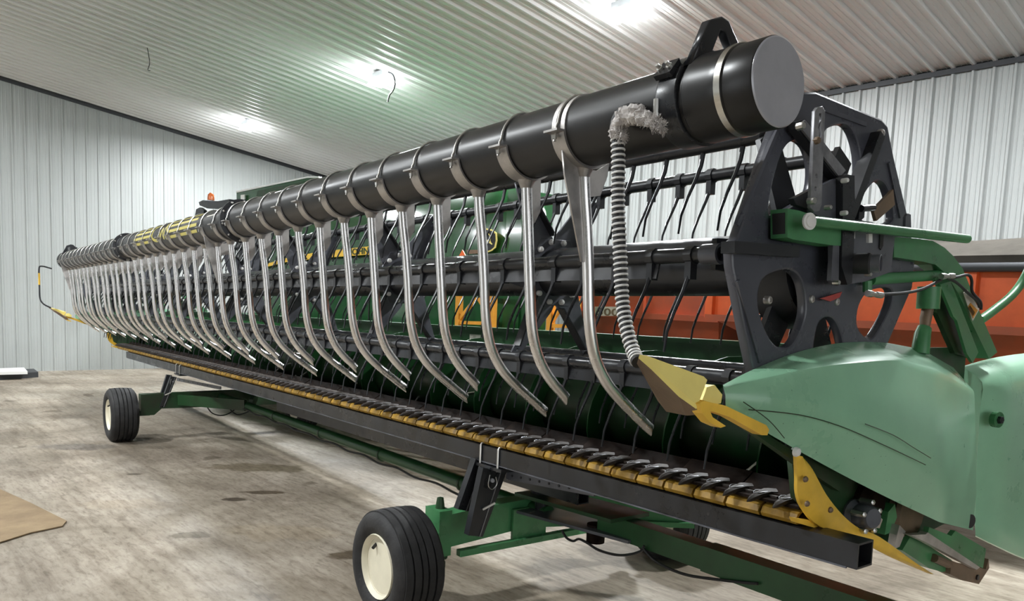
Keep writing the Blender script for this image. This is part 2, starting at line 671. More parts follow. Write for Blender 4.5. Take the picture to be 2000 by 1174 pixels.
# dark trims where walls meet ceiling
t1 = MB()
t1.box((XL, YB - 0.06, EAVE - 0.085), (XR, YB - 0.035, EAVE - 0.025))
trim_1 = finish('trim_1', t1, 'trim', None, (0, 0, 0), False)
trim_1.matrix_world = ROOM
trim_1['kind'] = 'structure'
t2 = MB()
t2.prism([(XL + 0.02, YB, EAVE - 0.075), (XL + 0.02, YF, ceiling_z(YF) - 0.075), (XL + 0.02, YF, ceiling_z(YF) - 0.0), (XL + 0.02, YB, EAVE - 0.0)], (0.03, 0, 0))
trim_2 = finish('trim_2', t2, 'trim', None, (0, 0, 0), False)
trim_2.matrix_world = ROOM
trim_2['kind'] = 'structure'

# the rest of the shed behind the camera: second roof slope, front wall for reflections, end wall, unseen doorways added for daylight
YW, XE, ZR = -8.0, 9.0, ceiling_z(YF)
cl2 = MB()
cl2.prism([(XL - 0.15, YF, ZR + 0.06), (XL - 0.15, YW, ZR - 0.65), (XL - 0.15, YW, ZR - 0.55), (XL - 0.15, YF, ZR + 0.16)], (XE - XL + 0.15, 0, 0))
s_ = finish('ceiling_front', cl2, 'ceil', None, (0, 0, 0), False)
s_.matrix_world = ROOM
s_['kind'] = 'structure'
cl3 = MB()
cl3.prism([(XR - 0.05, YB + 0.15, EAVE), (XR - 0.05, YF, ZR), (XR - 0.05, YF, ZR + 0.1), (XR - 0.05, YB + 0.15, EAVE + 0.1)], (XE - XR + 0.05, 0, 0))
s_ = finish('ceiling_right', cl3, 'ceil', None, (0, 0, 0), False)
s_.matrix_world = ROOM
s_['kind'] = 'structure'
wf = MB()
D0, D1, DH = -8.0, -4.0, 4.4           # unseen front doorway, sized for highlights on the drop tubes
wf.box((XL - 0.1, YW - 0.15, 0), (D0, YW, 5.8))
wf.box((D1, YW - 0.15, 0), (XE, YW, 5.8))
wf.box((D0, YW - 0.15, DH), (D1, YW, 5.8))
s_ = finish('wall_front', wf, 'wall', None, (0, 0, 0), False)
s_.matrix_world = ROOM
s_['kind'] = 'structure'
wl2 = MB()
wl2.box((XL - 0.15, YW, 0), (XL - 0.02, YF, 6.3))
s_ = finish('wall_left_front', wl2, 'wall', None, (0, 0, 0), False)
s_.matrix_world = ROOM
s_['kind'] = 'structure'
we = MB()
E0, E1, EH = -6.5, 4.0, 4.7            # unseen doorway in the end wall, added to light the near divider
we.box((XE, YW, 0), (XE + 0.15, E0, 6.3))
we.box((XE, E1, 0), (XE + 0.15, YB, 5.8))
we.box((XE, E0, EH), (XE + 0.15, E1, 6.3))
s_ = finish('wall_right', we, 'wall', None, (0, 0, 0), False)
s_.matrix_world = ROOM
s_['kind'] = 'structure'
wb2 = MB()
wb2.box((XR, YB, 0), (XE, YB + 0.15, EAVE + 0.1))
s_ = finish('wall_back_right', wb2, 'wall', None, (0, 0, 0), False)
s_.matrix_world = ROOM
s_['kind'] = 'structure'


def portal(c, rot, sx, sy):
    ld = bpy.data.lights.new('doorway_portal', 'AREA')
    ld.shape = 'RECTANGLE'
    ld.size, ld.size_y = sx, sy
    ld.cycles.is_portal = True
    o = bpy.data.objects.new('doorway_portal', ld)
    COL.objects.link(o)
    o.matrix_world = ROOM @ Matrix.Translation(V(c)) @ rot
    return o


portal(((D0 + D1) / 2, YW - 0.02, DH / 2), Matrix.Rotation(R(90), 4, 'X'), D1 - D0, DH)
portal((XE + 0.02, (E0 + E1) / 2, EH / 2), Matrix.Rotation(R(90), 4, 'Z') @ Matrix.Rotation(R(90), 4, 'X'), E1 - E0, EH)

# LED lamps under the ceiling
lamp_label = {0: 'small bright LED lamp on the ceiling, farthest, nearest the left wall',
              1: 'small bright LED lamp on the ceiling with a dangling cord, middle one in view',
              2: 'bright LED lamp on the ceiling at the top edge of the photo'}


def led_lamp(x, y, label, power=LAMP_POWER):
    z = ceiling_z(y) - 0.02
    o = root('ceiling_lamp', label, 'lamp', (x, y, z), ROOM, 'LED lamps under the ceiling')
    b = MB()
    b.box((-0.14, -0.1, -0.07), (0.14, 0.1, -0.0))
    part('housing', b, 'fixture', o, (x, y, z), False)
    for s in (-1, 1):
        w = MB()
        w.prism([(s * 0.04, -0.12, -0.10), (s * 0.22, -0.12, -0.14), (s * 0.22, 0.12, -0.14), (s * 0.04, 0.12, -0.10)], (0, 0, -0.02))
        part('led_panel', w, 'led', o, (x, y, z), False)
    st = MB()
    st.cyl((0, 0, 0.02), (0, 0, -0.1), 0.05, n=12)
    part('socket', st, 'fixture', o, (x, y, z))
    ld = bpy.data.lights.new('lamp_light', 'AREA')
    ld.shape = 'RECTANGLE'
    ld.size = 0.42
    ld.size_y = 0.26
    ld.energy = power
    ld.color = (0.94, 0.98, 1.0)
    lo = bpy.data.objects.new('lamp_light', ld)
    COL.objects.link(lo)
    lo.parent = o
    lo.location = (0, 0, -0.18)
    pd = bpy.data.lights.new('lamp_glow', 'POINT')
    pd.energy = power * 0.06
    pd.shadow_soft_size = 0.08
    pd.color = (0.94, 0.98, 1.0)
    po = bpy.data.objects.new('lamp_glow', pd)
    COL.objects.link(po)
    po.parent = o
    po.location = (0, 0, -0.32)
    return o


lamps = []
for i, (x, y) in enumerate(((-15.28, 6.76), (-10.42, 6.68), (-5.9, 6.9))):
    lamps.append(led_lamp(x, y, lamp_label[i]))
led_lamp(-1.2, 6.8, 'bright LED lamp on the ceiling out of view beyond the near end')
cord = MB()
cord.sweep(catmull([(0.16, 0.0, -0.02), (0.28, 0.0, -0.08), (0.34, 0, -0.2), (0.3, 0, -0.3), (0.2, 0, -0.36), (0.16, 0, -0.45)], 4, False), 0.012, 6)
part('cord', cord, 'cable', lamps[1], (-10.42, 6.68, ceiling_z(6.68) - 0.02))
for i, (x, y) in enumerate(((-14.5, -1.2), (-9.5, -1.2), (-4.5, -1.2))):
    led_lamp(x, y, 'LED lamp on the ceiling above the camera side of the shed')
wr = MB()
wr.sweep(catmull([(0, 0, 0), (0.06, 0, -0.12), (0.1, 0, -0.25), (0.02, 0, -0.33), (0.12, 0, -0.36)], 4, False), 0.006, 5)
thing('hanging_wire', wr, 'cable', 'short thin wire dangling from the ceiling at upper left', 'wire', (-13.2, 4.2, ceiling_z(4.2) - 0.015), ROOM)

# ================================================================ combine header (cutting platform)
X0, X1 = -1.50, -13.25          # near and far end sheets (header frame)
XC = (X0 + X1) / 2
header = root('combine_header', 'long green grain platform header with auger, black cutterbar and green end dividers on the cart', 'header', (XC, 3.0, 0.86), HEAD)


def hp(name, mb, m, smooth=True, loc=(0, 0, 0), parent=None):
    return part(name, mb, m, parent or header, loc, smooth)


# pan and back sheet as one bent sheet with thickness
prof = [(2.50, 1.075), (2.62, 1.06), (2.78, 1.00), (2.92, 0.915), (3.08, 0.868), (3.24, 0.875), (3.37, 0.935), (3.45, 1.04), (3.475, 1.20)]
under = [(y - 0.01, z - 0.03) for y, z in prof]
pan = MB()
pan.prism([(X0, y, z) for y, z in prof] + [(X0, y + 0.03, z) for y, z in [prof[-1]]] + [(X0, 3.48, 1.0), (X0, 3.38, 0.89), (X0, 3.25, 0.83), (X0, 3.07, 0.82), (X0, 2.9, 0.865), (X0, 2.75, 0.95), (X0, 2.6, 1.01), (X0, 2.50, 1.03)], (X1 - X0, 0, 0))
hp('floor_pan', pan, 'rust', False)
bs = MB()
bs.box((X0, 3.46, 1.18), (X1, 3.50, 1.42))
hp('back_sheet', bs, 'green', False)
bs = MB()
bs.prism([(X0, 3.44, 1.42), (X0, 3.50, 1.41), (X0, 3.50, 1.575), (X0, 3.44, 1.575)], (X1 - X0, 0, 0))
hp('back_sheet_lip', bs, 'green', False)
rail = MB()
rail.box((X0, 3.40, 1.575), (X1, 3.52, 1.60))
hp('top_rail', rail, 'green', False)
lbl = MB()
lbl.box((-5.05, 3.435, 1.46), (-4.9, 3.4395, 1.54))
hp('decal', lbl, 'decal', False)
# two frame beams behind the sheet
fb = MB()
fb.box((X0, 3.5, 1.0), (X1, 3.62, 1.12))
hp('rear_frame_beam', fb, 'green_dark', False)
fb = MB()
fb.box((X0, 3.5, 1.44), (X1, 3.64, 1.57))
hp('top_frame_beam', fb, 'green_dark', False)
# belly braces under the pan
bbm = MB()
bbm.prism([(0, 2.55, 1.02), (0, 3.0, 0.83), (0, 3.3, 0.83), (0, 3.3, 0.79), (0, 2.98, 0.79), (0, 2.52, 0.98)], (0.06, 0, 0))
b0 = hp('belly_brace', bbm, 'black', False, (-2.5, 0, 0))
for k in range(1, 8):
    copy_part(b0, header, (-2.5 - k * 1.45, 0, 0))

# end sheets
for nm, x, s in (('end_sheet', X0, 1), ('end_sheet', X1, -1)):
    e = plate_mesh('end_sheet', [(2.40, 1.10), (2.36, 1.25), (2.5, 1.36), (2.9, 1.5), (3.3, 1.62), (3.62, 1.62), (3.64, 0.86), (3.1, 0.8), (2.7, 0.92)], (), 0.02, 0.0, 'x', 0)
    hp(nm, e, 'green_dark', False, (x, 0, 0))

# cutterbar: flexible plates, guards, knife, yellow skid plates
cb = MB()
cb.prism([(X0, 2.545, 1.035), (X0, 2.585, 1.05), (X0, 2.60, 1.118), (X0, 2.545, 1.112)], (0.0, 0, 0)) if False else None
PL = 0.31
cbm = MB()
cbm.prism([(0, 2.515, 1.062), (0, 2.60, 1.115), (0, 2.605, 1.107), (0, 2.515, 1.05)], (-PL + 0.004, 0, 0))
npl = int((X0 - X1) / PL)
c0 = hp('cutterbar_plate', cbm, 'rust', False, (X0, 0, 0))
for k in range(1, npl):
    copy_part(c0, header, (X0 - k * PL, 0, 0.003 * (k % 2)))
kb = MB()
kb.box((X0, 2.44, 1.052), (X1, 2.53, 1.062))
hp('knife_bar', kb, 'rust', False)
GS = 0.107
gm = MB()
gm.sweep([(0, 2.54, 1.066), (0, 2.49, 1.072), (0, 2.44, 1.07), (0, 2.395, 1.062), (0, 2.375, 1.055)], [0.019, 0.021, 0.016, 0.011, 0.003], 7)
gm.box((-0.05, 2.48, 1.060), (0.05, 2.545, 1.070))
gl = MB()
gl.sweep(catmull([(-0.02, 2.52, 1.076), (-0.028, 2.46, 1.082), (-0.005, 2.42, 1.080), (0.012, 2.45, 1.083), (0.012, 2.52, 1.079)], 3, False), 0.0018, 5)
ng = int((X0 - X1 - 0.1) / GS)
g0 = hp('knife_guard', gm, 'guard', True, (X0 - 0.06, 0, 0))
gl0 = part('guard_clip', gl, 'strap', g0, (X0 - 0.06, 0, 0))
for k in range(1, ng):
    x = X0 - 0.06 - k * GS
    c = copy_part(g0, header, (x, 0, 0))
    copy_part(gl0, c, (x, 0, 0))
YS = 0.155
ym = MB()
ym.prism([(0, 2.462, 1.048), (0, 2.435, 1.036), (0, 2.425, 1.015), (0, 2.435, 1.0), (0, 2.50, 0.995), (0, 2.56, 1.01), (0, 2.56, 1.02), (0, 2.50, 1.01), (0, 2.45, 1.012), (0, 2.44, 1.02), (0, 2.447, 1.030), (0, 2.468, 1.04)], (-YS + 0.012, 0, 0))
ny = int((X0 - X1) / YS)
y0_ = hp('skid_plate', ym, 'yellow_worn', 40, (X0, 0, 0))
y0_['label'] = 'worn yellow skid plate segment'
for k in range(1, ny):
    copy_part(y0_, header, (X0 - k * YS, 0, 0))

# auger: tube and two opposed spirals
AY, AZ, AR = 3.07, 1.215, 0.20
au = MB()
au.cyl((X0 - 0.02, AY, AZ), (X1 + 0.02, AY, AZ), AR, n=28)
auger = hp('auger', au, 'green_dark', True)


def helix(x_start, x_end, hand, pitch=0.52, r0=0.19, r1=0.325):
    mb = MB()
    turns = abs(x_end - x_start) / pitch
    nn = int(turns * 26)
    rows = []
    for i in range(nn + 1):
        t = i / nn
        a = hand * 2 * math.pi * turns * t
        x = x_start + (x_end - x_start) * t
        c, s = math.cos(a), math.sin(a)
        rows.append([(x + 0.004, AY + r0 * c, AZ + r0 * s), (x + 0.004, AY + r1 * c, AZ + r1 * s), (x - 0.004, AY + r1 * c, AZ + r1 * s), (x - 0.004, AY + r0 * c, AZ + r0 * s)])
    mb.grid(rows)
    return mb


part('flighting', helix(X0 - 0.12, -6.6, 1), 'green', auger)
part('flighting', helix(X1 + 0.12, -8.1, 1), 'green', auger)
fm = MB()
fm.cyl((0, 0, 0.15), (0, 0, 0.34), 0.009, n=6)
for k, x in enumerate([-6.75 - 0.11 * j for j in range(12)] + [-1.95, -2.6, -3.3, -4.1, -5.0]):
    f = part('retracting_finger', fm if k == 0 else f0.data, 'steel', auger, (x, AY, AZ))
    if k == 0:
        f0 = f
    f.rotation_euler = (R(70 + (k * 47) % 160 - 40), 0, 0)

# ---- end divider (near side built from x = near; the far one is mirrored)
DIV = [
    [[(-1.48,1.956,1.507),(-1.48,2.1,1.551),(-1.48,2.346,1.607),(-1.48,2.627,1.639),(-1.48,2.932,1.638),(-1.48,3.198,1.614),(-1.48,3.489,1.536)]],
    [[(-1.43,1.902,1.504),(-1.4,2.017,1.528),(-1.36,2.193,1.559),(-1.33,2.436,1.58),(-1.33,2.755,1.584),(-1.33,3.019,1.543),(-1.4,3.515,1.441)]],
    [[(-1.425,1.899,1.483),(-1.385,2.001,1.479),(-1.33,2.157,1.463),(-1.29,2.369,1.433),(-1.27,2.665,1.386),(-1.27,2.954,1.295),(-1.38,3.534,1.193)]],
    [[(-1.425,1.901,1.46),(-1.39,2.002,1.43),(-1.345,2.171,1.376),(-1.3,2.396,1.314),(-1.28,2.71,1.23),(-1.28,3.015,1.116),(-1.38,3.572,1.002)]],
    [[(-1.43,1.912,1.444),(-1.4,2.01,1.391),(-1.37,2.205,1.302),(-1.34,2.474,1.189),(-1.32,2.798,1.066),(-1.31,3.088,0.963),(-1.38,3.568,0.845)]],
    [[(-1.45,1.948,1.438),(-1.45,2.102,1.376),(-1.46,2.37,1.278),(-1.46,2.707,1.152),(-1.46,3.107,1.013),(-1.46,3.432,0.898),(-1.46,3.739,0.824)]],
]
DIV = [d[0] for d in DIV]


def resample(line, n):
    c = catmull(line, 5, False)
    P = [V(p) for p in line]
    for j in range(5):                 # straight runs into the rear corner
        c[20 + j] = P[4].lerp(P[5], j / 5)
        c[25 + j] = P[5].lerp(P[6], j / 5)
    return c


def mirror(p, side):
    return p if side > 0 else (2 * XC - p[0], p[1], p[2])


def divider(side):
    rows = [resample(l, 0) for l in DIV]
    cols = list(zip(*rows))                    # stations from nose to rear
    sec = []
    for T, K, A, B2, B, I in cols:
        sec.append([T, T.lerp(K, 0.5), T.lerp(K, 0.93), K.lerp((T + A) / 2, 0.03), K.lerp(A, 0.10), K.lerp(A, 0.55), A, A.lerp(B2, 0.5), B2, B2.lerp(B, 0.6), B2.lerp(B, 0.93), B, B.lerp(I, 0.25), I])
    mb = MB()
    mb.grid([[mirror(tuple(p), side) for p in s] for s in sec])
    # nose and rear caps
    nosec = sec[0]
    mb.add([mirror(tuple(p), side) for p in nosec], [tuple(range(len(nosec)))])
    rearc = sec[-1]
    mb.add([mirror(tuple(p), side) for p in rearc], [tuple(range(len(rearc)))])
    # inner wall
    inner = [[tuple(s[0]), tuple(s[-1])] for s in sec]
    mb.grid([[mirror(p, side) for p in r] for r in inner])
    me = mb.mesh('divider_shield', True)
    d = part('divider_shield', me, 'divider', header, (0, 0, 0), 30)
    d['label'] = 'faded green plastic divider shield with scratches' if side > 0 else 'dark green divider shield at the far end'
    return d


def rear_shield(side):
    L = [
        [[(-1.52,3.66,1.535),(-1.52,3.953,1.568),(-1.52,4.331,1.59),(-1.52,4.869,1.604),(-1.52,5.697,1.584)]],
        [[(-1.42,3.631,1.476),(-1.4,3.795,1.496),(-1.4,4.013,1.519),(-1.4,4.512,1.533),(-1.4,5.277,1.522)]],
        [[(-1.42,3.635,1.357),(-1.37,3.746,1.357),(-1.36,3.94,1.349),(-1.36,4.441,1.325),(-1.36,5.203,1.288)]],
        [[(-1.42,3.654,1.109),(-1.37,3.78,1.095),(-1.36,4.005,1.064),(-1.36,4.529,0.987),(-1.36,5.331,0.877)]],
        [[(-1.42,3.677,0.936),(-1.37,3.812,0.896),(-1.36,4.057,0.837),(-1.36,4.599,0.717),(-1.36,5.436,0.538)]],
        [[(-1.42,3.7,0.793),(-1.38,3.851,0.729),(-1.38,4.161,0.625),(-1.38,4.728,0.462),(-1.38,5.605,0.229)]],
        [[(-1.5,3.902,0.758),(-1.5,4.175,0.667),(-1.5,4.51,0.561),(-1.5,5.123,0.388),(-1.5,6.072,0.14)]],
    ]
    rows = [catmull(l[0], 4, False) for l in L]
    cols = list(zip(*rows))
    sec = [catmull(c, 3, False) for c in cols]
    mb = MB()
    mb.grid([[mirror(tuple(p), side) for p in s] for s in sec])
    for e in (sec[0], sec[-1]):
        mb.add([mirror(tuple(p), side) for p in e], [tuple(range(len(e)))])
    mb.grid([[mirror(tuple(s[0]), side), mirror(tuple(s[-1]), side)] for s in sec])
    me = mb.mesh('rear_shield', True)
    d = part('rear_shield', me, 'divider', header, (0, 0, 0), 50)
    return d


for side in (1, -1):
    dv = divider(side)
    rs = rear_shield(side)
    if side > 0:
        # bolts, latch hole and scratches
        for px in [[(-1.365,2.192,1.299)]][0]:
            b = MB()
            b.lathe([(0, 0.012), (0.012, 0.008), (0.016, 0), (0.016, -0.006)], px, (1, 0, 0), 12)
            part('bolt', b, 'white', dv)
        for px in [[(-1.372,3.51,0.895)]][0]:
            b = MB()
            b.lathe([(0.030, 0.004), (0.030, -0.01)], px, (1, -0.25, 0), 16)
            part('latch_hole', b, 'black', dv)
        b = MB()
        q = [(-1.352,3.654,1.32),(-1.352,3.724,1.36),(-1.352,3.776,1.291),(-1.352,3.72,1.254)]
        b.lathe([(0.034, 0.004), (0.034, -0.02)], q[0], (1, -0.2, 0), 18)
        part('recessed_latch', b, 'green_arm', rs)
        b = MB()
        b.lathe([(0.016, 0.016), (0.018, 0.0)], q[0], (1, -0.2, 0), 6)
        part('latch_bolt', b, 'black', rs)
        SCR = [[(-1.378,1.95,1.443),(-1.329,2.133,1.424),(-1.296,2.311,1.383),(-1.274,2.496,1.324),(-1.264,2.653,1.273),(-1.258,2.824,1.218)],
               [(-1.273,2.422,1.386),(-1.261,2.585,1.34),(-1.255,2.722,1.287),(-1.253,2.848,1.241)],
               [(-1.385,1.932,1.466),(-1.362,2.026,1.411),(-1.352,2.101,1.351)]]
        for l in SCR:
            s = MB()
            s.sweep(catmull(l, 4, False), 0.0016, 4)
            part('scratch', s, 'green_dark', dv)

    # yellow point, knuckle and strap
    tp = [(-1.45,1.55,1.594),(-1.45,1.578,1.591),(-1.41,1.772,1.533),(-1.405,1.782,1.523),(-1.4,1.74,1.452),(-1.42,1.687,1.487),(-1.445,1.597,1.563)]
    top = MB()
    P = [V(mirror(p, side)) for p in tp]
    top.prism(P, V(mirror((0.004, 0.0, 0.010), 1)) if side > 0 else V((-0.004, 0, 0.010)))
    yp = hp('divider_point', top.mesh('divider_point', True), 'yellow_pale', False)
    yp['label'] = 'yellow sheet metal divider point'
    sd = [(-1.45,1.55,1.594),(-1.445,1.597,1.563),(-1.42,1.687,1.487),(-1.4,1.74,1.452),(-1.4,1.775,1.436),(-1.46,1.769,1.425),(-1.55,1.785,1.425),(-1.56,1.755,1.459),(-1.53,1.67,1.525),(-1.47,1.566,1.578)]
    s = MB()
    s.prism([mirror(p, side) for p in sd], (0.002 * side, 0.012, 0))
    part('side_plate', s.mesh('side_plate', True), 'brown', yp, (0, 0, 0), False)  # same yellow sheet, its shade put into the brown colour
    kn = [(-1.4,1.782,1.513),(-1.4,1.815,1.518),(-1.4,1.852,1.489),(-1.4,1.848,1.464),(-1.4,1.827,1.462),(-1.4,1.764,1.477)]
    s = MB()
    s.prism([mirror(p, side) for p in kn], (-0.05 * side, 0, 0))
    part('knuckle', s.mesh('knuckle', True), 'yellow_pale', yp, (0, 0, 0), False)
    st = [(-1.385,1.733,1.47),(-1.385,1.753,1.477),(-1.385,1.791,1.469),(-1.385,1.828,1.463),(-1.385,1.852,1.458),(-1.385,2.072,1.383),(-1.385,2.061,1.358),(-1.385,2.033,1.36),(-1.385,1.872,1.424),(-1.385,1.807,1.441),(-1.385,1.782,1.446),(-1.385,1.795,1.428),(-1.385,1.857,1.399),(-1.385,1.834,1.395),(-1.385,1.787,1.411),(-1.385,1.749,1.441)]
    s = MB()
    s.prism([mirror(p, side) for p in st], (-0.035 * side, 0, 0))
    part('strap', s.mesh('strap', True), 'yellow', yp, (0, 0, 0), False)

    # rod rising from the point (hidden in the hose on the near side)
    base = V(mirror((-1.455, 1.585, 1.592), side))
    if side < 0:
        rd = MB()
        rd.sweep(catmull([base, base + V((-0.01, -0.09, 0.05)), base + V((-0.02, -0.135, 0.13)), base + V((-0.02, -0.14, 0.3)), base + V((-0.02, -0.14, 0.55)), base + V((0, -0.11, 0.60)), base + V((0.02, 0.02, 0.57))], 5, False), 0.011, 8)
        r_ = hp('divider_rod', rd, 'black', True)
        r_['label'] = 'thin hooked upright rod'
        yb = MB()
        yb.cyl(base + V((-0.02, -0.14, 0.33)), base + V((-0.02, -0.14, 0.5)), 0.0125, n=8)
        part('yellow_band', yb, 'yellow', r_)

    # yellow shoe plate at the end of the knife
    up = [(-1.42,2.312,1.265),(-1.42,2.378,1.216),(-1.42,2.473,1.119),(-1.42,2.588,1.032),(-1.42,2.707,0.967),(-1.4,2.82,0.923),(-1.38,3.069,0.79),(-1.38,3.215,0.721)]
    lo = [(-1.44,2.308,1.267),(-1.44,2.322,1.195),(-1.44,2.332,1.133),(-1.44,2.374,1.075),(-1.44,2.483,1),(-1.42,2.713,0.92),(-1.4,2.937,0.823),(-1.385,3.218,0.715)]
    rows = [catmull(up, 4, False), catmull(lo, 4, False)]
    cols = [catmull([a, (a + b) / 2 + V((0.012, 0, 0)), b], 2, False) for a, b in zip(*rows)]
    s = MB()
    s.grid([[mirror(tuple(p), side) for p in c] for c in cols])
    s.grid([[mirror((p[0] - 0.012, p[1], p[2]), side) for p in reversed(c)] for c in cols])
    n_, k_ = len(cols), len(cols[0])
    s.add([mirror(tuple(c[0]), side) for c in cols] + [mirror((c[0][0] - 0.012, c[0][1], c[0][2]), side) for c in cols], [(i, i + 1, n_ + i + 1, n_ + i) for i in range(n_ - 1)])
    s.add([mirror(tuple(c[-1]), side) for c in cols] + [mirror((c[-1][0] - 0.012, c[-1][1], c[-1][2]), side) for c in cols], [(i, i + 1, n_ + i + 1, n_ + i) for i in range(n_ - 1)])
    sh = hp('divider_shoe', s.mesh('divider_shoe', True), 'yellow', 60)
    sh['label'] = 'curved yellow wear plate at the end of the cutterbar'
    if side > 0:
        for q in [(-1.415,2.331,1.188),(-1.415,2.35,1.103),(-1.415,2.497,1.063)]:
            b = MB()
            b.lathe([(0, 0.008), (0.009, 0.005), (0.011, 0)], q, (1, -0.3, 0), 10)
            part('rivet', b, 'brown', sh)
    lip = [(-1.46,2.367,1.04),(-1.46,2.508,1.008),(-1.46,2.55,0.983),(-1.46,2.478,0.992),(-1.46,2.381,1.022)]
    s = MB()
    s.prism([mirror(p, side) for p in lip], (-0.03 * side, 0, 0))
    part('lip', s.mesh('lip', True), 'yellow', sh, (0, 0, 0), False)
    # dark lower shield edge under the divider
    ed = [(-1.46,1.956,1.434),(-1.46,2.341,1.269),(-1.46,2.62,1.161),(-1.46,2.628,1.104),(-1.46,2.346,1.232),(-1.46,1.971,1.414)]
    s = MB()
    s.prism([mirror(p, side) for p in ed], (-0.03 * side, 0, 0))
    hp('divider_frame', s.mesh('divider_frame', True), 'green_dark', False)

# knife drive under the near divider
kd = hp('knife_drive', MB().lathe([(0.03, 0.0), (0.085, 0.0), (0.09, 0.02), (0.09, 0.10), (0.07, 0.12)], ([(-1.46,2.862,1.028)][0]), (-1, 0.1, 0), 24), 'rust', True)
kd['label'] = 'dark round knife drive gearbox'
q = V([(-1.42,2.751,1.003)][0])
s = MB()
s.lathe([(0.035, 0.035), (0.045, 0.02), (0.045, -0.03), (0.06, -0.045), (0.06, -0.07)], q, (1, -0.3, 0.1), 18)
part('hub', s, 'plate', kd)
for k in range(5):
    a = R(70 * k + 20)
    c = q + V((0.0, math.cos(a) * 0.058, math.sin(a) * 0.058))
    s = MB()
    s.lathe([(0.0, 0.03), (0.010, 0.028), (0.012, 0), (0.012, -0.03)], c, (1, -0.3, 0.1), 6)
    part('bolt', s, 'steel', kd)
s = MB()
s.prism([(-1.4,2.698,1.024),(-1.4,2.768,1.028),(-1.4,2.833,0.987),(-1.4,2.815,0.956),(-1.4,2.748,0.97)], (-0.04, 0, 0))
part('cover', s.mesh('cover', True), 'steel', kd, (0, 0, 0), False)
s = MB()
s.lathe([(0.04, 0), (0.10, 0.0), (0.11, 0.015), (0.095, 0.03), (0.11, 0.045), (0.10, 0.06), (0.04, 0.06)], [(-1.44,3.145,0.96)][0], (-1, 0, 0), 24)
hp('drive_pulley', s, 'brown', True)
s = MB()
s.prism([(-1.43,2.931,0.996),(-1.43,2.978,1.021),(-1.43,3.002,0.967),(-1.43,2.963,0.912),(-1.43,2.917,0.909)], (-0.05, 0, 0))
hp('drive_bracket', s.mesh('m', True), 'green_arm', False)
s = MB()
s.prism([(-1.4,2.965,0.947),(-1.4,3.017,0.915),(-1.4,2.978,0.861),(-1.4,2.943,0.858),(-1.4,2.951,0.911)], (-0.03, 0, 0))
hp('hose_bracket', s.mesh('m', True), 'weld', False)
# lower skid arm behind the shoe
s = MB()
s.prism([(-1.42,3.043,0.831),(-1.42,3.108,0.883),(-1.42,3.492,0.714),(-1.42,3.476,0.672),(-1.42,3.404,0.68),(-1.42,3.285,0.717)], (-0.08, 0, 0))
sk = hp('skid_arm', s.mesh('m', True), 'green_arm', False)
s = MB()
s.prism([(-1.385,3.176,0.913),(-1.385,3.379,0.847),(-1.385,3.413,0.864),(-1.385,3.734,0.736),(-1.385,3.72,0.651),(-1.385,3.636,0.684),(-1.385,3.162,0.873)], (-0.02, 0, 0))
part('guard_plate', s.mesh('m', True), 'green_arm', sk, (0, 0, 0), False)
s = MB()
s.prism([(-1.37,2.992,0.912),(-1.37,3.117,0.896),(-1.37,3.133,0.902),(-1.37,3.648,0.672),(-1.37,3.618,0.666),(-1.37,3.114,0.868)], (-0.03, 0, 0))
part('guard_lip', s.mesh('m', True), 'weld', sk, (0, 0, 0), False)
s = MB()
s.prism([(-1.4,3.434,0.73),(-1.4,3.505,0.706),(-1.4,3.788,0.63),(-1.4,3.811,0.673),(-1.4,3.826,0.628),(-1.4,3.731,0.572),(-1.4,3.56,0.62),(-1.4,3.436,0.67)], (-0.05, 0, 0))
part('skid_foot', s.mesh('m', True), 'brown', sk, (0, 0, 0), False)
s = MB()
s.lathe([(0.012, 0.004), (0.012, -0.06)], [(-1.397,3.701,0.609)][0], (1, 0, 0), 10)
part('pin_hole', s, 'black', sk)
s = MB()
s.cyl([(-1.41,3.296,0.761)][0], [(-1.41,3.432,0.712)][0], 0.018, n=10)
part('roller', s, 'brown', sk)

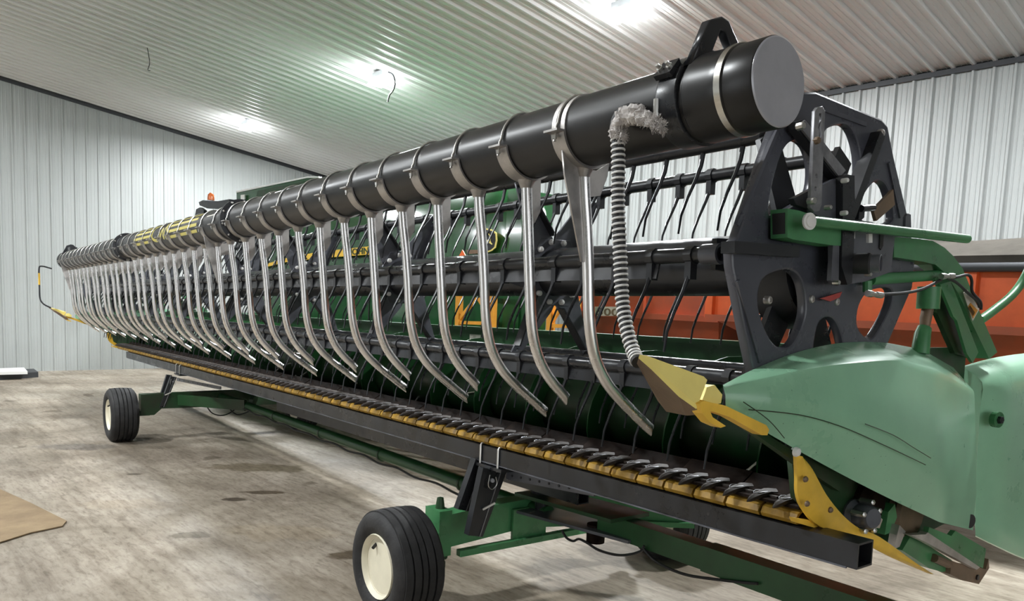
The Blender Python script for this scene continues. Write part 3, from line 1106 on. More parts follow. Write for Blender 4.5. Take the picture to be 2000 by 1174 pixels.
# ---- reel arms of the header (near end in full view, far end mirrored)
for side in (1, -1):
    s = MB()
    s.prism([mirror(p, side) for p in [(-1.44,2.837,2.024),(-1.44,3.004,2.032),(-1.44,3.138,2.034),(-1.44,3.235,2.016),(-1.44,3.315,1.989),(-1.44,3.405,1.946),(-1.44,3.478,1.883),(-1.44,3.531,1.83),(-1.44,3.812,1.602),(-1.44,3.734,1.573),(-1.44,3.504,1.749),(-1.44,3.388,1.84),(-1.44,3.321,1.882),(-1.44,3.257,1.919),(-1.44,3.17,1.946),(-1.44,3.07,1.951),(-1.44,2.848,1.953)]], (-0.07 * side, 0, 0))
    ar = hp('reel_arm', s.mesh('m', True), 'green_arm', False)
    ar['label'] = 'bent green reel arm'
    s = MB()
    s.prism([mirror(p, side) for p in [(-1.43,3.2,1.87),(-1.43,3.288,1.886),(-1.43,3.596,1.603),(-1.43,3.55,1.558),(-1.43,3.484,1.6),(-1.43,3.371,1.733),(-1.43,3.336,1.749)]], (-0.012 * side, 0, 0))
    part('arm_side_plate', s.mesh('m', True), 'green_arm', ar, (0, 0, 0), False)
    s = MB()
    s.prism([mirror(p, side) for p in [(-1.47,3.289,1.866),(-1.47,3.424,1.767),(-1.47,3.468,1.734),(-1.47,3.619,1.575),(-1.47,3.469,1.597),(-1.47,3.28,1.763),(-1.47,3.234,1.833)]], (-0.02 * side, 0, 0))
    part('arm_inner_plate', s.mesh('m', True), 'green_dark', ar, (0, 0, 0), False)
    # stub of square tube and long guide rod
    A = [mirror(p, side) for p in [(-1.4,2.046,2.038),(-1.4,2.103,2.04),(-1.4,2.113,1.956),(-1.4,2.06,1.957)]]
    bx = MB()
    bx.prism([mirror(p, side) for p in [(-1.41,2.128,2.049),(-1.41,2.188,2.049),(-1.41,2.386,2.034),(-1.41,2.485,2.032),(-1.41,2.494,1.965),(-1.41,2.402,1.958),(-1.41,2.17,1.959),(-1.41,2.138,1.962)]], (-0.06 * side, 0, 0))
    part('square_tube', bx.mesh('m', True), 'green_arm', ar, (0, 0, 0), False)
    bx = MB()
    bx.prism([(p[0] - 0.008 * side, p[1] - 0.002, p[2] + dz) for p, dz in zip([mirror(p, side) for p in [(-1.41,2.128,2.049),(-1.41,2.138,1.962)]], (-0.012, 0.012))] + [(p[0] - 0.052 * side, p[1] - 0.002, p[2] + dz) for p, dz in zip([mirror(p, side) for p in [(-1.41,2.138,1.962),(-1.41,2.128,2.049)]], (0.012, -0.012))], (0, 0.004, 0))
    part('tube_mouth', bx.mesh('m', True), 'cable', ar, (0, 0, 0), False)  # black patch stands for the shade inside the open tube
    rd = MB()
    ends = [mirror(p, side) for p in [(-1.37,2.19,2.014),(-1.37,3.261,2.048)]]
    rd.cyl(ends[0], ends[1], 0.017, n=14)
    part('guide_rod', rd, 'green_arm', ar)
    w = MB()
    w.lathe([(0.012, 0.008), (0.018, 0.006), (0.019, 0.002), (0.026, 0.001), (0.026, -0.006)], mirror([(-1.355,2.166,2.01)][0], side), (side, -0.2, 0), 20)
    part('washer', w, 'white', ar)
    w = MB()
    w.prism([mirror(p, side) for p in [(-1.385,2.802,2.088),(-1.385,2.814,2.101),(-1.385,2.837,2.1),(-1.385,2.849,2.045),(-1.385,2.838,2.026),(-1.385,2.808,2.027)]], (-0.01 * side, 0, 0))
    part('stop_tab', w.mesh('m', True), 'plate', ar, (0, 0, 0), False)
    cyl = MB()
    e = [mirror(p, side) for p in [(-1.46,2.732,1.866),(-1.46,3.259,1.911)]]
    cyl.cyl(e[0], e[1], 0.021, n=14)
    part('position_cylinder', cyl, 'green_arm', ar)
    e = [V(mirror(p, side)) for p in [(-1.45,3.156,1.86),(-1.45,3.158,1.774),(-1.45,3.147,1.736),(-1.45,3.145,1.7),(-1.45,3.132,1.676),(-1.45,3.124,1.6)]]
    cyl = MB()
    cyl.cyl(e[0], e[1], 0.042, n=16)
    part('lift_cylinder', cyl, 'green_arm', ar)
    cyl = MB()
    cyl.sweep([e[1], e[2], e[3]], [0.022, 0.022, 0.018], 12)
    part('lift_cylinder_rod', cyl, 'brown', ar)
    cyl = MB()
    cyl.sweep([e[3], e[4], e[5]], [0.026, 0.03, 0.034], 14)
    part('lift_cylinder_base', cyl, 'green_arm', ar)
    if side > 0:
        d = MB()
        d.prism([(-1.428,3.4,1.846),(-1.428,3.435,1.86),(-1.428,3.56,1.784),(-1.428,3.507,1.734)], (0.002, 0, 0))
        part('decal', d.mesh('m', True), 'decal', ar, (0, 0, 0), False)
        d = MB()
        d.prism([(-1.424,3.445,1.79),(-1.424,3.465,1.807),(-1.424,3.538,1.78),(-1.424,3.501,1.745)], (0.0015, 0, 0))
        part('decal', d.mesh('m', True), 'orange_yellow', ar, (0, 0, 0), False)
        d = MB()
        d.prism([(-1.424,3.443,1.787),(-1.424,3.459,1.798),(-1.424,3.513,1.77),(-1.424,3.497,1.753)], (0.0015, 0, 0))
        part('decal', d.mesh('m', True), 'cable', ar, (0, 0, 0), False)
        h = MB()
        h.sweep(catmull([(-1.4,2.619,1.81),(-1.4,2.67,1.81),(-1.4,2.841,1.821),(-1.4,2.991,1.842),(-1.4,3.127,1.882),(-1.4,3.166,1.899)], 5, False), 0.006, 7)
        part('hydraulic_hose', h, 'hose', ar)
        h = MB()
        h.sweep(catmull([(-1.4,3.17,1.899),(-1.4,3.253,1.9),(-1.4,3.362,1.916),(-1.4,3.403,1.896),(-1.4,3.416,1.851),(-1.4,3.5,1.813),(-1.4,3.511,1.781)], 5, False), 0.006, 7)
        part('hydraulic_hose', h, 'hose', ar)
        h = MB()
        h.sweep(catmull([(-1.4,3.171,1.897),(-1.4,3.269,1.881),(-1.4,3.376,1.845),(-1.4,3.466,1.816),(-1.4,3.495,1.791)], 5, False), 0.006, 7)
        part('hydraulic_hose', h, 'hose', ar)
        on_fit = {1838: [(-1.395,3.126,1.897),(-1.395,3.227,1.904)], 1694: [(-1.395,2.599,1.811),(-1.395,2.696,1.808)]}
        for a, b in ((1838, 1862), (1694, 1722)):
            f = MB()
            z0, z1 = (540, 539) if a > 1800 else (572, 577)
            pa, pb = V(on_fit[a][0]), V(on_fit[a][1])
            f.sweep([pa, pa.lerp(pb, 0.3), pa.lerp(pb, 0.31), pa.lerp(pb, 0.6), pa.lerp(pb, 0.61), pb], [0.012, 0.012, 0.008, 0.008, 0.011, 0.011], 8)
            part('hose_fitting', f, 'steel', ar)
        e = [(-1.45,2.694,1.86),(-1.45,2.699,1.821)]
        f = MB()
        f.cyl(e[0], e[1], 0.016, n=10)
        part('port', f, 'green_arm', ar)
        h = MB()
        h.sweep(catmull([(-1.52,3.81,1.742),(-1.52,3.936,1.787),(-1.52,4.119,1.862),(-1.52,4.249,1.948),(-1.52,4.346,2.064),(-1.52,4.392,2.142)], 5, False), 0.02, 12)
        bp_ = hp('green_pipe', h, 'green_arm', True)
        bp_['label'] = 'curved green pipe rising behind the reel arm'

# ================================================================ pickup reel
RY, RZ, RR = 2.53, 1.915, 0.475
RX0, RX1 = -1.50, -13.2
reel = root('pickup_reel', 'black six-bat pickup reel with curved tines and cast end shields, mounted over the green header', 'reel', (XC, RY, RZ - 0.5), HEAD)
ct = MB()
ct.cyl((RX0 - 0.04, RY, RZ), (RX1 + 0.04, RY, RZ), 0.116, n=32)
part('center_tube', ct, 'black', reel, (0, 0, 0))
BATS = [180, 120, 60, 0, -60, -120]
bt = MB()
bt.cyl((RX0 - 0.13, 0, 0), (RX1 + 0.13, 0, 0), 0.025, n=14)
slat = MB()
slat.prism([(RX0 - 0.35, 0.004, -0.02), (RX0 - 0.35, -0.004, -0.02), (RX0 - 0.35, -0.016, -0.075), (RX0 - 0.35, -0.008, -0.075)], (RX1 - RX0 + 0.7, 0, 0))
TS = 0.172
nt = int((RX0 - RX1 - 0.4) / TS)
tine = MB()
tine.sweep([(0, 0.0, -0.012), (0, -0.012, -0.07), (0, -0.035, -0.12), (0, -0.075, -0.19), (0, -0.105, -0.255), (0, -0.115, -0.32)], [0.0095, 0.0085, 0.007, 0.006, 0.0052, 0.004], 6)
clip = MB()
clip.cyl((-0.016, 0, 0), (0.016, 0, 0), 0.031, n=10)
clip.box((-0.013, -0.02, -0.08), (0.013, 0.012, -0.01))
SOLO = {180: 66, 120: 26, 60: 60, 0: 36, -60: 46, -120: 66}
tine0 = clip0 = bat0 = slat0 = None
for a in BATS:
    by, bz = RY + RR * math.cos(R(a)), RZ + RR * math.sin(R(a))
    if bat0 is None:
        bat = bat0 = part('reel_bat', bt, 'black', reel, (0, by, bz))
        slat0 = part('bat_slat', slat, 'black', bat, (0, by, bz), False)
    else:
        bat = copy_part(bat0, reel, (0, by, bz))
        if a in (-120, -60):
            copy_part(slat0, bat, (0, by, bz))
    rest = MB()
    for k in range(nt):
        x = RX0 - 0.21 - k * TS
        if k < SOLO[a]:
            if tine0 is None:
                tine0 = part('tine', tine, 'black', bat, (x, by, bz))
            else:
                copy_part(tine0, bat, (x, by, bz))
            if k < 40:
                if clip0 is None:
                    clip0 = part('tine_clip', clip, 'black', bat, (x, by, bz))
                elif a in (180, 60, -120):
                    copy_part(clip0, bat, (x, by, bz))
        else:
            rest.add([(x + p[0], p[1], p[2]) for p in tine.v], tine.f)
    if rest.v:
        o = part('tine_run', rest, 'black', bat, (0, by, bz))
        o['kind'] = 'stuff'
# end ring of the front bat
er = MB()
er.lathe([(0.024, -0.02), (0.034, -0.02), (0.034, 0.05), (0.024, 0.05), (0.022, -0.01)], (RX0 - 0.14, RY - RR, RZ), (1, 0, 0), 20)
part('bat_end_bushing', er, 'plate', reel, (0, 0, 0))

# spiders between the ends
arm = plate_mesh('spider_arm', [(0.10, -0.075), (0.17, -0.06), (0.43, -0.022), (0.475, -0.022), (0.485, 0.022), (0.43, 0.03), (0.17, 0.085), (0.10, 0.08)], [circle2((0.44, 0.0), 0.008, 8)], 0.012, 0.0015, 'x', 0)
fl_ = MB()
fl_.prism([(-0.006, 0.17, -0.062), (-0.006, 0.43, -0.024), (-0.006, 0.43, -0.016), (-0.006, 0.17, -0.054)], (0.05, 0, 0))
bolt = MB()
bolt.lathe([(0, 0.022), (0.010, 0.020), (0.014, 0.014), (0.014, 0.0)], (0.006, 0, 0), (1, 0, 0), 10)
hub = plate_mesh('spider_hub', circle2((0, 0), 0.185, 6), [circle2((0, 0), 0.117, 24)], 0.016, 0.002, 'x', 0)
sp0 = None
for k in range(8):
    x = -2.98 - 1.53 * k
    if x < RX1 + 0.5:
        break
    if sp0 is None:
        sp0 = sp = part('spider', hub, 'plate', reel, (x, RY, RZ), False)
    else:
        sp = copy_part(sp0, reel, (x, RY, RZ))
    for a in BATS:
        if k == 0 and a == 180:
            ar = arm0 = part('spider_arm', arm, 'plate', sp, (x, RY, RZ), False)
            fl0 = part('arm_flange', fl_, 'black', sp, (x, RY, RZ), False)
            fo = fl0
        else:
            ar = copy_part(arm0, sp, (x, RY, RZ))
            fo = copy_part(fl0, sp, (x, RY, RZ))
        ar.rotation_euler = fo.rotation_euler = (R(a), 0, 0)
        for s in (-1, 1):
            c = (x + 0.006, RY + 0.15 * math.cos(R(a + s * 15)), RZ + 0.15 * math.sin(R(a + s * 15)))
            if k == 0 and a == 180 and s == -1:
                bo0 = part('bolt', bolt, 'white', sp, c)
            else:
                copy_part(bo0, sp, c)

# end shields: a near one traced, the far one a mirrored copy
OUT = yz([(-1.5,1.969,1.932),(-1.5,1.992,1.946),(-1.5,2.114,2.223),(-1.5,2.169,2.338),(-1.5,2.273,2.429),(-1.5,2.355,2.445),(-1.5,2.769,2.43),(-1.5,2.815,2.413),(-1.5,2.874,2.312),(-1.5,3.002,2.124),(-1.5,3.089,1.976),(-1.5,3.084,1.857),(-1.5,2.932,1.641),(-1.5,2.844,1.599),(-1.5,2.701,1.599),(-1.5,2.5,1.618),(-1.5,2.339,1.549),(-1.5,2.189,1.485),(-1.5,2.131,1.511),(-1.5,2.055,1.682),(-1.5,1.979,1.868)])
H1 = [catmull([(p[1], p[2], 0) for p in h], 4) for h in (
    [(-1.5,2.257,2.292),(-1.5,2.33,2.279),(-1.5,2.374,2.211),(-1.5,2.363,2.127),(-1.5,2.281,2.076),(-1.5,2.174,2.033),(-1.5,2.132,2.045),(-1.5,2.148,2.15),(-1.5,2.192,2.25)],
    [(-1.5,2.426,2.352),(-1.5,2.532,2.387),(-1.5,2.599,2.367),(-1.5,2.648,2.301),(-1.5,2.659,2.223),(-1.5,2.61,2.164),(-1.5,2.51,2.178),(-1.5,2.44,2.237),(-1.5,2.411,2.3)],
    [(-1.5,2.756,2.223),(-1.5,2.835,2.222),(-1.5,2.893,2.16),(-1.5,2.914,2.096),(-1.5,2.858,2.069),(-1.5,2.76,2.067),(-1.5,2.679,2.074),(-1.5,2.678,2.154)],
    [(-1.5,2.177,1.867),(-1.5,2.274,1.88),(-1.5,2.344,1.848),(-1.5,2.379,1.773),(-1.5,2.372,1.704),(-1.5,2.316,1.627),(-1.5,2.237,1.615),(-1.5,2.166,1.659),(-1.5,2.108,1.748),(-1.5,2.114,1.828)],
    [(-1.5,2.48,1.727),(-1.5,2.544,1.729),(-1.5,2.602,1.681),(-1.5,2.64,1.599),(-1.5,2.602,1.581),(-1.5,2.479,1.582),(-1.5,2.433,1.6),(-1.5,2.444,1.688)],
    [(-1.5,2.775,1.834),(-1.5,2.92,1.85),(-1.5,2.948,1.793),(-1.5,2.875,1.695),(-1.5,2.801,1.646),(-1.5,2.706,1.692),(-1.5,2.705,1.775)])]
H1 = [[(p.x, p.y) for p in h] for h in H1]
for side in (1, -1):
    me = plate_mesh('end_shield', OUT, H1, 0.035, 0.008, 'x', 0)
    x = RX0 if side > 0 else RX1
    es = part('end_shield', me, 'shield', reel, (x, 0, 0), 40)
    es['label'] = 'cast black end shield with large round openings'
    # stiffening ribs on the outside
    for seg in ([(-1.48,2.393,2.404),(-1.48,2.66,2.399)], [(-1.48,1.997,1.825),(-1.48,2.135,1.574)], [(-1.48,2.834,2.293),(-1.48,2.949,2.108)], [(-1.48,2.157,2.305),(-1.48,1.981,1.99)]):
        rb = MB()
        a_, b_ = V(seg[0]), V(seg[1])
        a_.x = b_.x = x + 0.018 * side
        rb.bar(a_, b_, 0.014, 0.014)
        part('rib', rb, 'shield', es, (0, 0, 0), False)
    # folded spoke flanges from hub to corners
    for seg in ([(-1.45,2.718,2.371),(-1.45,2.563,2.076)], [(-1.45,1.929,1.92),(-1.45,2.263,1.93)]):
        rb = MB()
        a_, b_ = V(seg[0]), V(seg[1])
        a_.x = b_.x = x + 0.03 * side
        rb.bar(a_, b_, 0.05, 0.035)
        part('spoke_flange', rb, 'black', es, (0, 0, 0), False)
    cone = MB()
    cone.lathe([(0.06, -0.02), (0.20, -0.04), (0.235, -0.14), (0.235, -0.17)], (x, RY, RZ), (side, 0, 0), 32)
    part('hub_cone', cone, 'black', es)
    for q in ([(-1.47,1.968,1.917),(-1.47,2.755,2.384),(-1.47,2.403,1.784),(-1.47,2.558,1.78),(-1.47,2.165,1.772)]):
        b = MB()
        qx = x + (0.03 if q[2] > 1.8 else 0.018) * side
        b.lathe([(0.004, 0.003), (0.006, 0.008), (0.012, 0.006), (0.014, 0.001), (0.014, -0.012)], (qx, q[1], q[2]), (side, 0, 0), 14)
        part('bolt', b, 'weld', es)
    # support plates on the outside of the shield
    dx = 0.0 if side > 0 else 0

    def out(pts, t, name, m, par):
        P_ = [mirror(p, side) for p in pts]
        if side < 0:
            P_ = [(p[0] + (2 * XC - (RX0 + RX1)) * 0, p[1], p[2]) for p in P_]
        mb = MB()
        mb.prism(P_, (-t * side, 0, 0))
        return part(name, mb.mesh(name, True), m, par, (0, 0, 0), False)

    mp = out([(-1.43,2.325,2.141),(-1.43,2.473,2.201),(-1.43,2.524,2.198),(-1.43,2.546,2.035),(-1.43,2.825,2.024),(-1.43,2.814,1.897),(-1.43,2.644,1.854),(-1.43,2.483,1.832),(-1.43,2.435,1.838),(-1.43,2.408,2.026),(-1.43,2.283,2.059)], 0.014, 'mounting_plate', 'plate', reel)
    out([(-1.405,2.414,2.179),(-1.405,2.431,2.189),(-1.405,2.484,2.193),(-1.405,2.508,2.038),(-1.405,2.515,1.842),(-1.405,2.487,1.835),(-1.405,2.444,1.894),(-1.405,2.433,2.033)], 0.024, 'angle_bar', 'black', mp)
    out([(-1.412,2.394,1.997),(-1.412,2.43,2),(-1.412,2.445,1.84),(-1.412,2.421,1.832),(-1.412,2.398,1.845)], 0.015, 'angle_bar', 'plate', mp)
    out([(-1.445,2.346,2.149),(-1.445,2.499,2.204),(-1.445,2.476,2.084),(-1.445,2.326,2.065),(-1.445,2.225,2.074),(-1.445,2.209,2.091)], 0.02, 'gusset', 'black', mp)
    dg = out([(-1.44,2.238,2.339),(-1.44,2.482,2.218),(-1.44,2.479,2.193),(-1.44,2.443,2.177),(-1.44,2.195,2.301),(-1.44,2.184,2.321)], 0.03, 'diagonal_brace', 'black', mp)
    out([(-1.43,2.223,2.332),(-1.43,2.472,2.211),(-1.43,2.437,2.185),(-1.43,2.195,2.309)], 0.008, 'diagonal_strap', 'strap', mp)
    SL = yz([(-1.4,2.217,2.35),(-1.4,2.232,2.365),(-1.4,2.254,2.371),(-1.4,2.27,2.36),(-1.4,2.284,2.076),(-1.4,2.275,2.057),(-1.4,2.25,2.05),(-1.4,2.226,2.062)])
    ho = []
    for q in ([(-1.4,2.246,2.16),(-1.4,2.247,2.121)]):
        ho.append(circle2((q[1], q[2]), 0.008, 10))
    ho.append([(p[1], p[2]) for p in [(-1.4,2.24,2.35),(-1.4,2.254,2.351),(-1.4,2.254,2.329),(-1.4,2.248,2.306),(-1.4,2.261,2.29),(-1.4,2.253,2.261),(-1.4,2.242,2.262),(-1.4,2.245,2.287),(-1.4,2.237,2.304),(-1.4,2.243,2.327),(-1.4,2.238,2.342)]])
    sm = plate_mesh('slotted_strap', SL, ho, 0.012, 0.001, 'x', 0)
    so = part('slotted_strap', sm, 'strap', mp, mirror((-1.40, 0, 0), side), False)
    for q, m_, r_ in zip([(-1.385,2.228,2.081),(-1.385,2.145,2.294),(-1.385,2.321,2.071),(-1.385,2.416,2.063),(-1.385,2.408,2.166),(-1.385,2.229,2.264),(-1.385,2.399,1.838),(-1.385,2.592,1.875)], ('steel', 'steel', 'steel', 'white', 'white', 'brown', 'steel', 'steel'), (0.012, 0.012, 0.008, 0.008, 0.008, 0.012, 0.008, 0.008)):
        b = MB()
        b.lathe([(0, 0.004), (r_ * 0.8, 0.003), (r_, -0.002), (r_, -0.02)], mirror(q, side), (side, -0.1, 0), 8)
        part('bolt', b, m_, mp)
    q = V(mirror([(-1.42,2.545,1.909)][0], side))
    b = MB()
    b.lathe([(0.034, -0.01), (0.036, 0.05), (0.033, 0.052), (0.028, 0.056)], q, (side, 0.35, 0), 24)
    part('pivot_sleeve', b, 'hose', mp)
    b = MB()
    b.lathe([(0.030, 0.0), (0.031, 0.03), (0.027, 0.031), (0.026, 0.01)], q + V((0.05 * side, 0.018, 0)), (side, 0.35, 0), 24)
    part('pivot_pin', b, 'plate', mp)
    for w in ([(-1.42,2.518,2.013),(-1.42,2.537,2.015),(-1.42,2.54,1.993),(-1.42,2.521,1.991)], [(-1.42,2.627,2.016),(-1.42,2.65,2.018),(-1.42,2.655,1.988),(-1.42,2.631,1.986)]):
        out(w, 0.01, 'spacer', 'white', mp)
    out([(-1.425,2.712,2.039),(-1.425,2.736,2.042),(-1.425,2.738,1.984),(-1.425,2.726,1.969),(-1.425,2.714,1.976)], 0.004, 'slot', 'cable', mp)
    br = out([(-1.46,2.719,2.11),(-1.46,2.846,2.197),(-1.46,2.866,2.144),(-1.46,2.745,2.074)], 0.012, 'lock_lever', 'brown', mp)
    b = MB()
    e = [mirror(p, side) for p in [(-1.45,2.619,2.104),(-1.45,2.699,2.115)]]
    b.cyl(e[0], e[1], 0.012, n=10)
    part('lock_pin', b, 'black', mp)
    out([(-1.455,2.619,2.117),(-1.455,2.652,2.122),(-1.455,2.652,2.077),(-1.455,2.633,2.066),(-1.455,2.616,2.068)], 0.02, 'lock_bracket', 'black', mp)
    out([(-1.47,2.557,2.042),(-1.47,2.888,2.054),(-1.47,2.872,2.031),(-1.47,2.593,2.014)], 0.04, 'ledge', 'black', mp)
    rf = out([(-1.46,2.423,1.787),(-1.46,2.481,1.799),(-1.46,2.553,1.815),(-1.46,2.539,1.795),(-1.46,2.483,1.779)], 0.006, 'red_reflector', 'red', mp)
# inner spokes seen through the near shield
sp = plate_mesh('inner_spider', [(math.cos(R(t)) * r_ + RY, math.sin(R(t)) * r_ + RZ) for t0 in range(0, 360, 60) for t, r_ in ((t0 - 6, 0.48), (t0 + 6, 0.48), (t0 + 18, 0.2), (t0 + 42, 0.2))], (), 0.02, 0, 'x', 0)
part('inner_spider', sp, 'black', reel, (RX0 - 0.12, 0, 0), False)

# ================================================================ air manifold above the knife
TY = 1.81
SEC = [(-1.45, 2.322), (-5.50, 2.286), (-9.15, 2.286), (-13.45, 2.298)]


def tube_z(x):
    for (xa, za), (xb, zb) in zip(SEC, SEC[1:]):
        if x >= xb:
            return za + (zb - za) * (xa - x) / (xa - xb)
    return SEC[-1][1]


TR = 0.114
air = root('air_manifold', 'long black air pipe with a row of curved aluminium drop tubes before the reel', 'air manifold', (XC, TY, 1.27), HEAD)
for i, ((xa, za), (xb, zb)) in enumerate(zip(SEC, SEC[1:])):
    t = MB()
    t.cyl((xa, TY, za), (xb, TY, zb), TR, n=48)
    part('manifold_pipe', t, 'tube', air)
    if i:
        fla = MB()
        fla.lathe([(TR, -0.10), (TR + 0.006, -0.098), (TR + 0.008, -0.02), (0.148, -0.016), (0.148, 0.016), (TR + 0.008, 0.02), (TR + 0.006, 0.098), (TR, 0.10)], (xa, TY, za), (1, 0, 0), 40)
        fo = part('coupling_flange', fla, 'black', air)
        for k in range(10):
            a = R(36 * k + 12)
            b = MB()
            b.lathe([(0, 0.03), (0.007, 0.028), (0.009, 0.02), (0.009, -0.02)], (xa, TY + 0.134 * math.cos(a), za + 0.134 * math.sin(a)), (1, 0, 0), 6)
            part('bolt', b, 'steel', fo)
# near end: clamp collar, rubber sleeve, band clamp and cap
zc = 2.325
c = MB()
c.lathe([(TR, 0.0), (0.124, 0.0), (0.126, 0.006), (0.126, 0.07), (TR, 0.075)], (-1.56, TY, zc), (1, 0, 0), 48)
col_ = part('clamp_collar', c, 'black', air)
c = MB()
c.lathe([(0.116, 0.0), (0.121, 0.006), (0.121, 0.03), (0.118, 0.09), (0.120, 0.135), (0.117, 0.14)], (-1.475, TY, zc), (1, 0, 0), 48)
part('rubber_sleeve', c, 'tube', air)
c = MB()
c.lathe([(0.119, 0), (0.1225, 0.0), (0.1225, 0.02), (0.119, 0.02)], (-1.36, TY, zc), (1, 0, 0), 48)
part('band_clamp', c, 'band', air)
c = MB()
c.lathe([(0.117, -0.10), (0.117, -0.005), (0.114, 0.0)], (-1.245, TY, zc), (1, 0, 0), 56)
part('end_sleeve', c, 'tube', air)
c = MB()
c.lathe([(0.1145, -0.006), (0.1145, 0.0), (0.111, 0.003)], (-1.245, TY, zc), (1, 0, 0), 56)
cp = part('end_cap', c, 'cap', air)
cp['label'] = 'smooth grey round end cap'
# far end
c = MB()
c.lathe([(TR, 0.10), (0.124, 0.098), (0.124, 0.0), (0.118, -0.01), (0.10, -0.012)], (-13.45, TY, 2.298), (1, 0, 0), 40)
part('end_cap', c, 'black', air)
# bolts on collar
for (qx, qa, l) in ((-1.55, 148, 0.03), (-1.515, 148, 0.03), (-1.555, 196, 0.045)):
    a = R(qa)
    q = V((qx, TY + 0.130 * math.cos(a), zc + 0.130 * math.sin(a)))
    b = MB()
    b.lathe([(0.0, l), (0.006, l), (0.006, l * 0.6), (0.010, l * 0.6), (0.010, l * 0.2), (0.008, l * 0.2), (0.008, -0.03)], q, (0, 0, -1) if qa > 180 else (0, math.cos(a), math.sin(a)), 8)
    part('clamp_bolt', b, 'steel', col_)
lug = MB()
lug.prism([(-1.562, TY - 0.122, zc + 0.045), (-1.562, TY - 0.09, zc + 0.088), (-1.562, TY - 0.098, zc + 0.10), (-1.562, TY - 0.135, zc + 0.055)], (0.06, 0, 0))
part('clamp_lug', lug, 'black', col_, (0, 0, 0), False)
# triangular hanger brackets on top, near and far
for x, zt in ((-1.475, zc), (-13.15, 2.296)):
    br = plate_mesh('hanger_bracket', [(-0.085, 0.085), (-0.04, 0.108), (0.0, 0.116), (0.06, 0.104), (0.125, 0.075), (0.155, 0.12), (0.055, 0.222), (0.025, 0.226), (-0.025, 0.205)], [[(-0.012, 0.128), (0.10, 0.128), (0.045, 0.196), (0.02, 0.196)]], 0.03, 0.004, 'x', 0)
    hb = part('hanger_bracket', br, 'black', air, (x, TY, zt), False)
bx = MB()
bx.box((-0.05, -0.04, 0.10), (0.16, 0.05, 0.17))
part('bracket_block', bx, 'black', air, (-12.9, TY, 2.296), False)

# drop tubes
ZT = 2.31
long_p = [(0.0, -0.112), (0.008, -0.20), (0.025, -0.32), (0.040, -0.46), (0.050, -0.59), (0.064, -0.68), (0.092, -0.765), (0.145, -0.842), (0.215, -0.905), (0.30, -0.968), (0.355, -1.008), (0.392, -1.033)]
short_p = [(0.0, -0.112), (0.008, -0.22), (0.02, -0.36), (0.032, -0.50), (0.044, -0.63), (0.062, -0.715), (0.098, -0.795), (0.150, -0.860), (0.205, -0.910), (0.238, -0.940)]


def drop(path):
    P = catmull([(0, y, z) for y, z in path], 3, False)
    n_ = len(P)
    rs = [0.0205] * n_
    mb = MB()
    mb.sweep(P, rs, 16)
    # slash-cut mouth: pull the last ring to a point on its upper side
    k = len(mb.v) - 16
    d = (P[-1] - P[-2]).normalized()
    up = Vector((1, 0, 0)).cross(d).normalized()
    for j in range(k, len(mb.v)):
        v = V(mb.v[j])
        s = (v - P[-1]).dot(up)
        v = v - d * (0.02 + s * 1.7)
        v.x *= 0.75
        mb.v[j] = tuple(v)
    return mb.mesh('drop_tube')


D_long, D_short = drop(long_p), drop(short_p)


def saddle_mesh(w0=0.02, w1=0.042):
    mb = MB()
    ro, ri = TR + 0.009, TR + 0.002
    A = [188 + (352 - 188) * i / 22 for i in range(23)]
    rows = []
    for a in A:
        t = abs(a - 270) / 82
        w = w1 * (1 - t) * 0.55 + w0 * t + 0.012
        c, s = math.cos(R(a)), math.sin(R(a))
        rows.append([(-w, ri * c, ri * s), (w, ri * c, ri * s), (w, ro * c, ro * s), (-w, ro * c, ro * s), (-w, ri * c, ri * s)])
    mb.grid(rows)
    for a, sg in ((188, -1), (352, 1)):
        c, s = math.cos(R(a)), math.sin(R(a))
        y, z = ro * c, ro * s
        mb.box((-0.034, y - 0.004 * sg, z - 0.004), (0.034, y + 0.030 * sg, z + 0.003))
    mb.lathe([(0.0215, -0.02), (0.026, -0.008), (0.034, 0.012)], (0, 0.0, -TR - 0.014), (0, 0, 1), 16)
    return mb.mesh('saddle', False)


SAD = saddle_mesh()
ub = MB()
ub.sweep([(0, -TR - 0.018, -0.05), (0, -TR - 0.012, 0.0)] + [(0, (TR + 0.006) * math.cos(R(a)), (TR + 0.006) * math.sin(R(a))) for a in range(175, 4, -12)] + [(0, TR + 0.012, 0.0), (0, TR + 0.018, -0.05)], 0.0048, 7)
UB = ub.mesh('u_bolt')
nu = MB()
for sg in (-1, 1):
    nu.lathe([(0.0, 0.012), (0.008, 0.012), (0.010, 0.0)], (0, sg * (TR + 0.017), -0.030), (0, 0, -1), 6)
NUTS = nu.mesh('u_bolt_nuts')
gs = plate_mesh('gusset', [(0.018, -0.118), (0.066, -0.105), (0.068, -0.225), (0.045, -0.268), (0.028, -0.278)], (), 0.006, 0, 'x', 0)
gl_ = plate_mesh('long_gusset', [(-0.102, -0.055), (-0.085, -0.082), (-0.03, -0.116), (-0.012, -0.12), (0.004, -0.28), (0.019, -0.40), (0.017, -0.43), (0.004, -0.43), (-0.085, -0.15)], (), 0.007, 0, 'x', 0)
gr_ = plate_mesh('rear_gusset', [(0.02, -0.12), (0.06, -0.118), (0.115, -0.085), (0.11, -0.13), (0.08, -0.20), (0.03, -0.21)], (), 0.006, 0, 'x', 0)
first = {}


def put(name, me, m, par, loc, smooth=True):
    key = me.name
    if key in first:
        return copy_part(first[key], par, loc)
    first[key] = part(name, me, m, par, loc, smooth)
    return first[key]


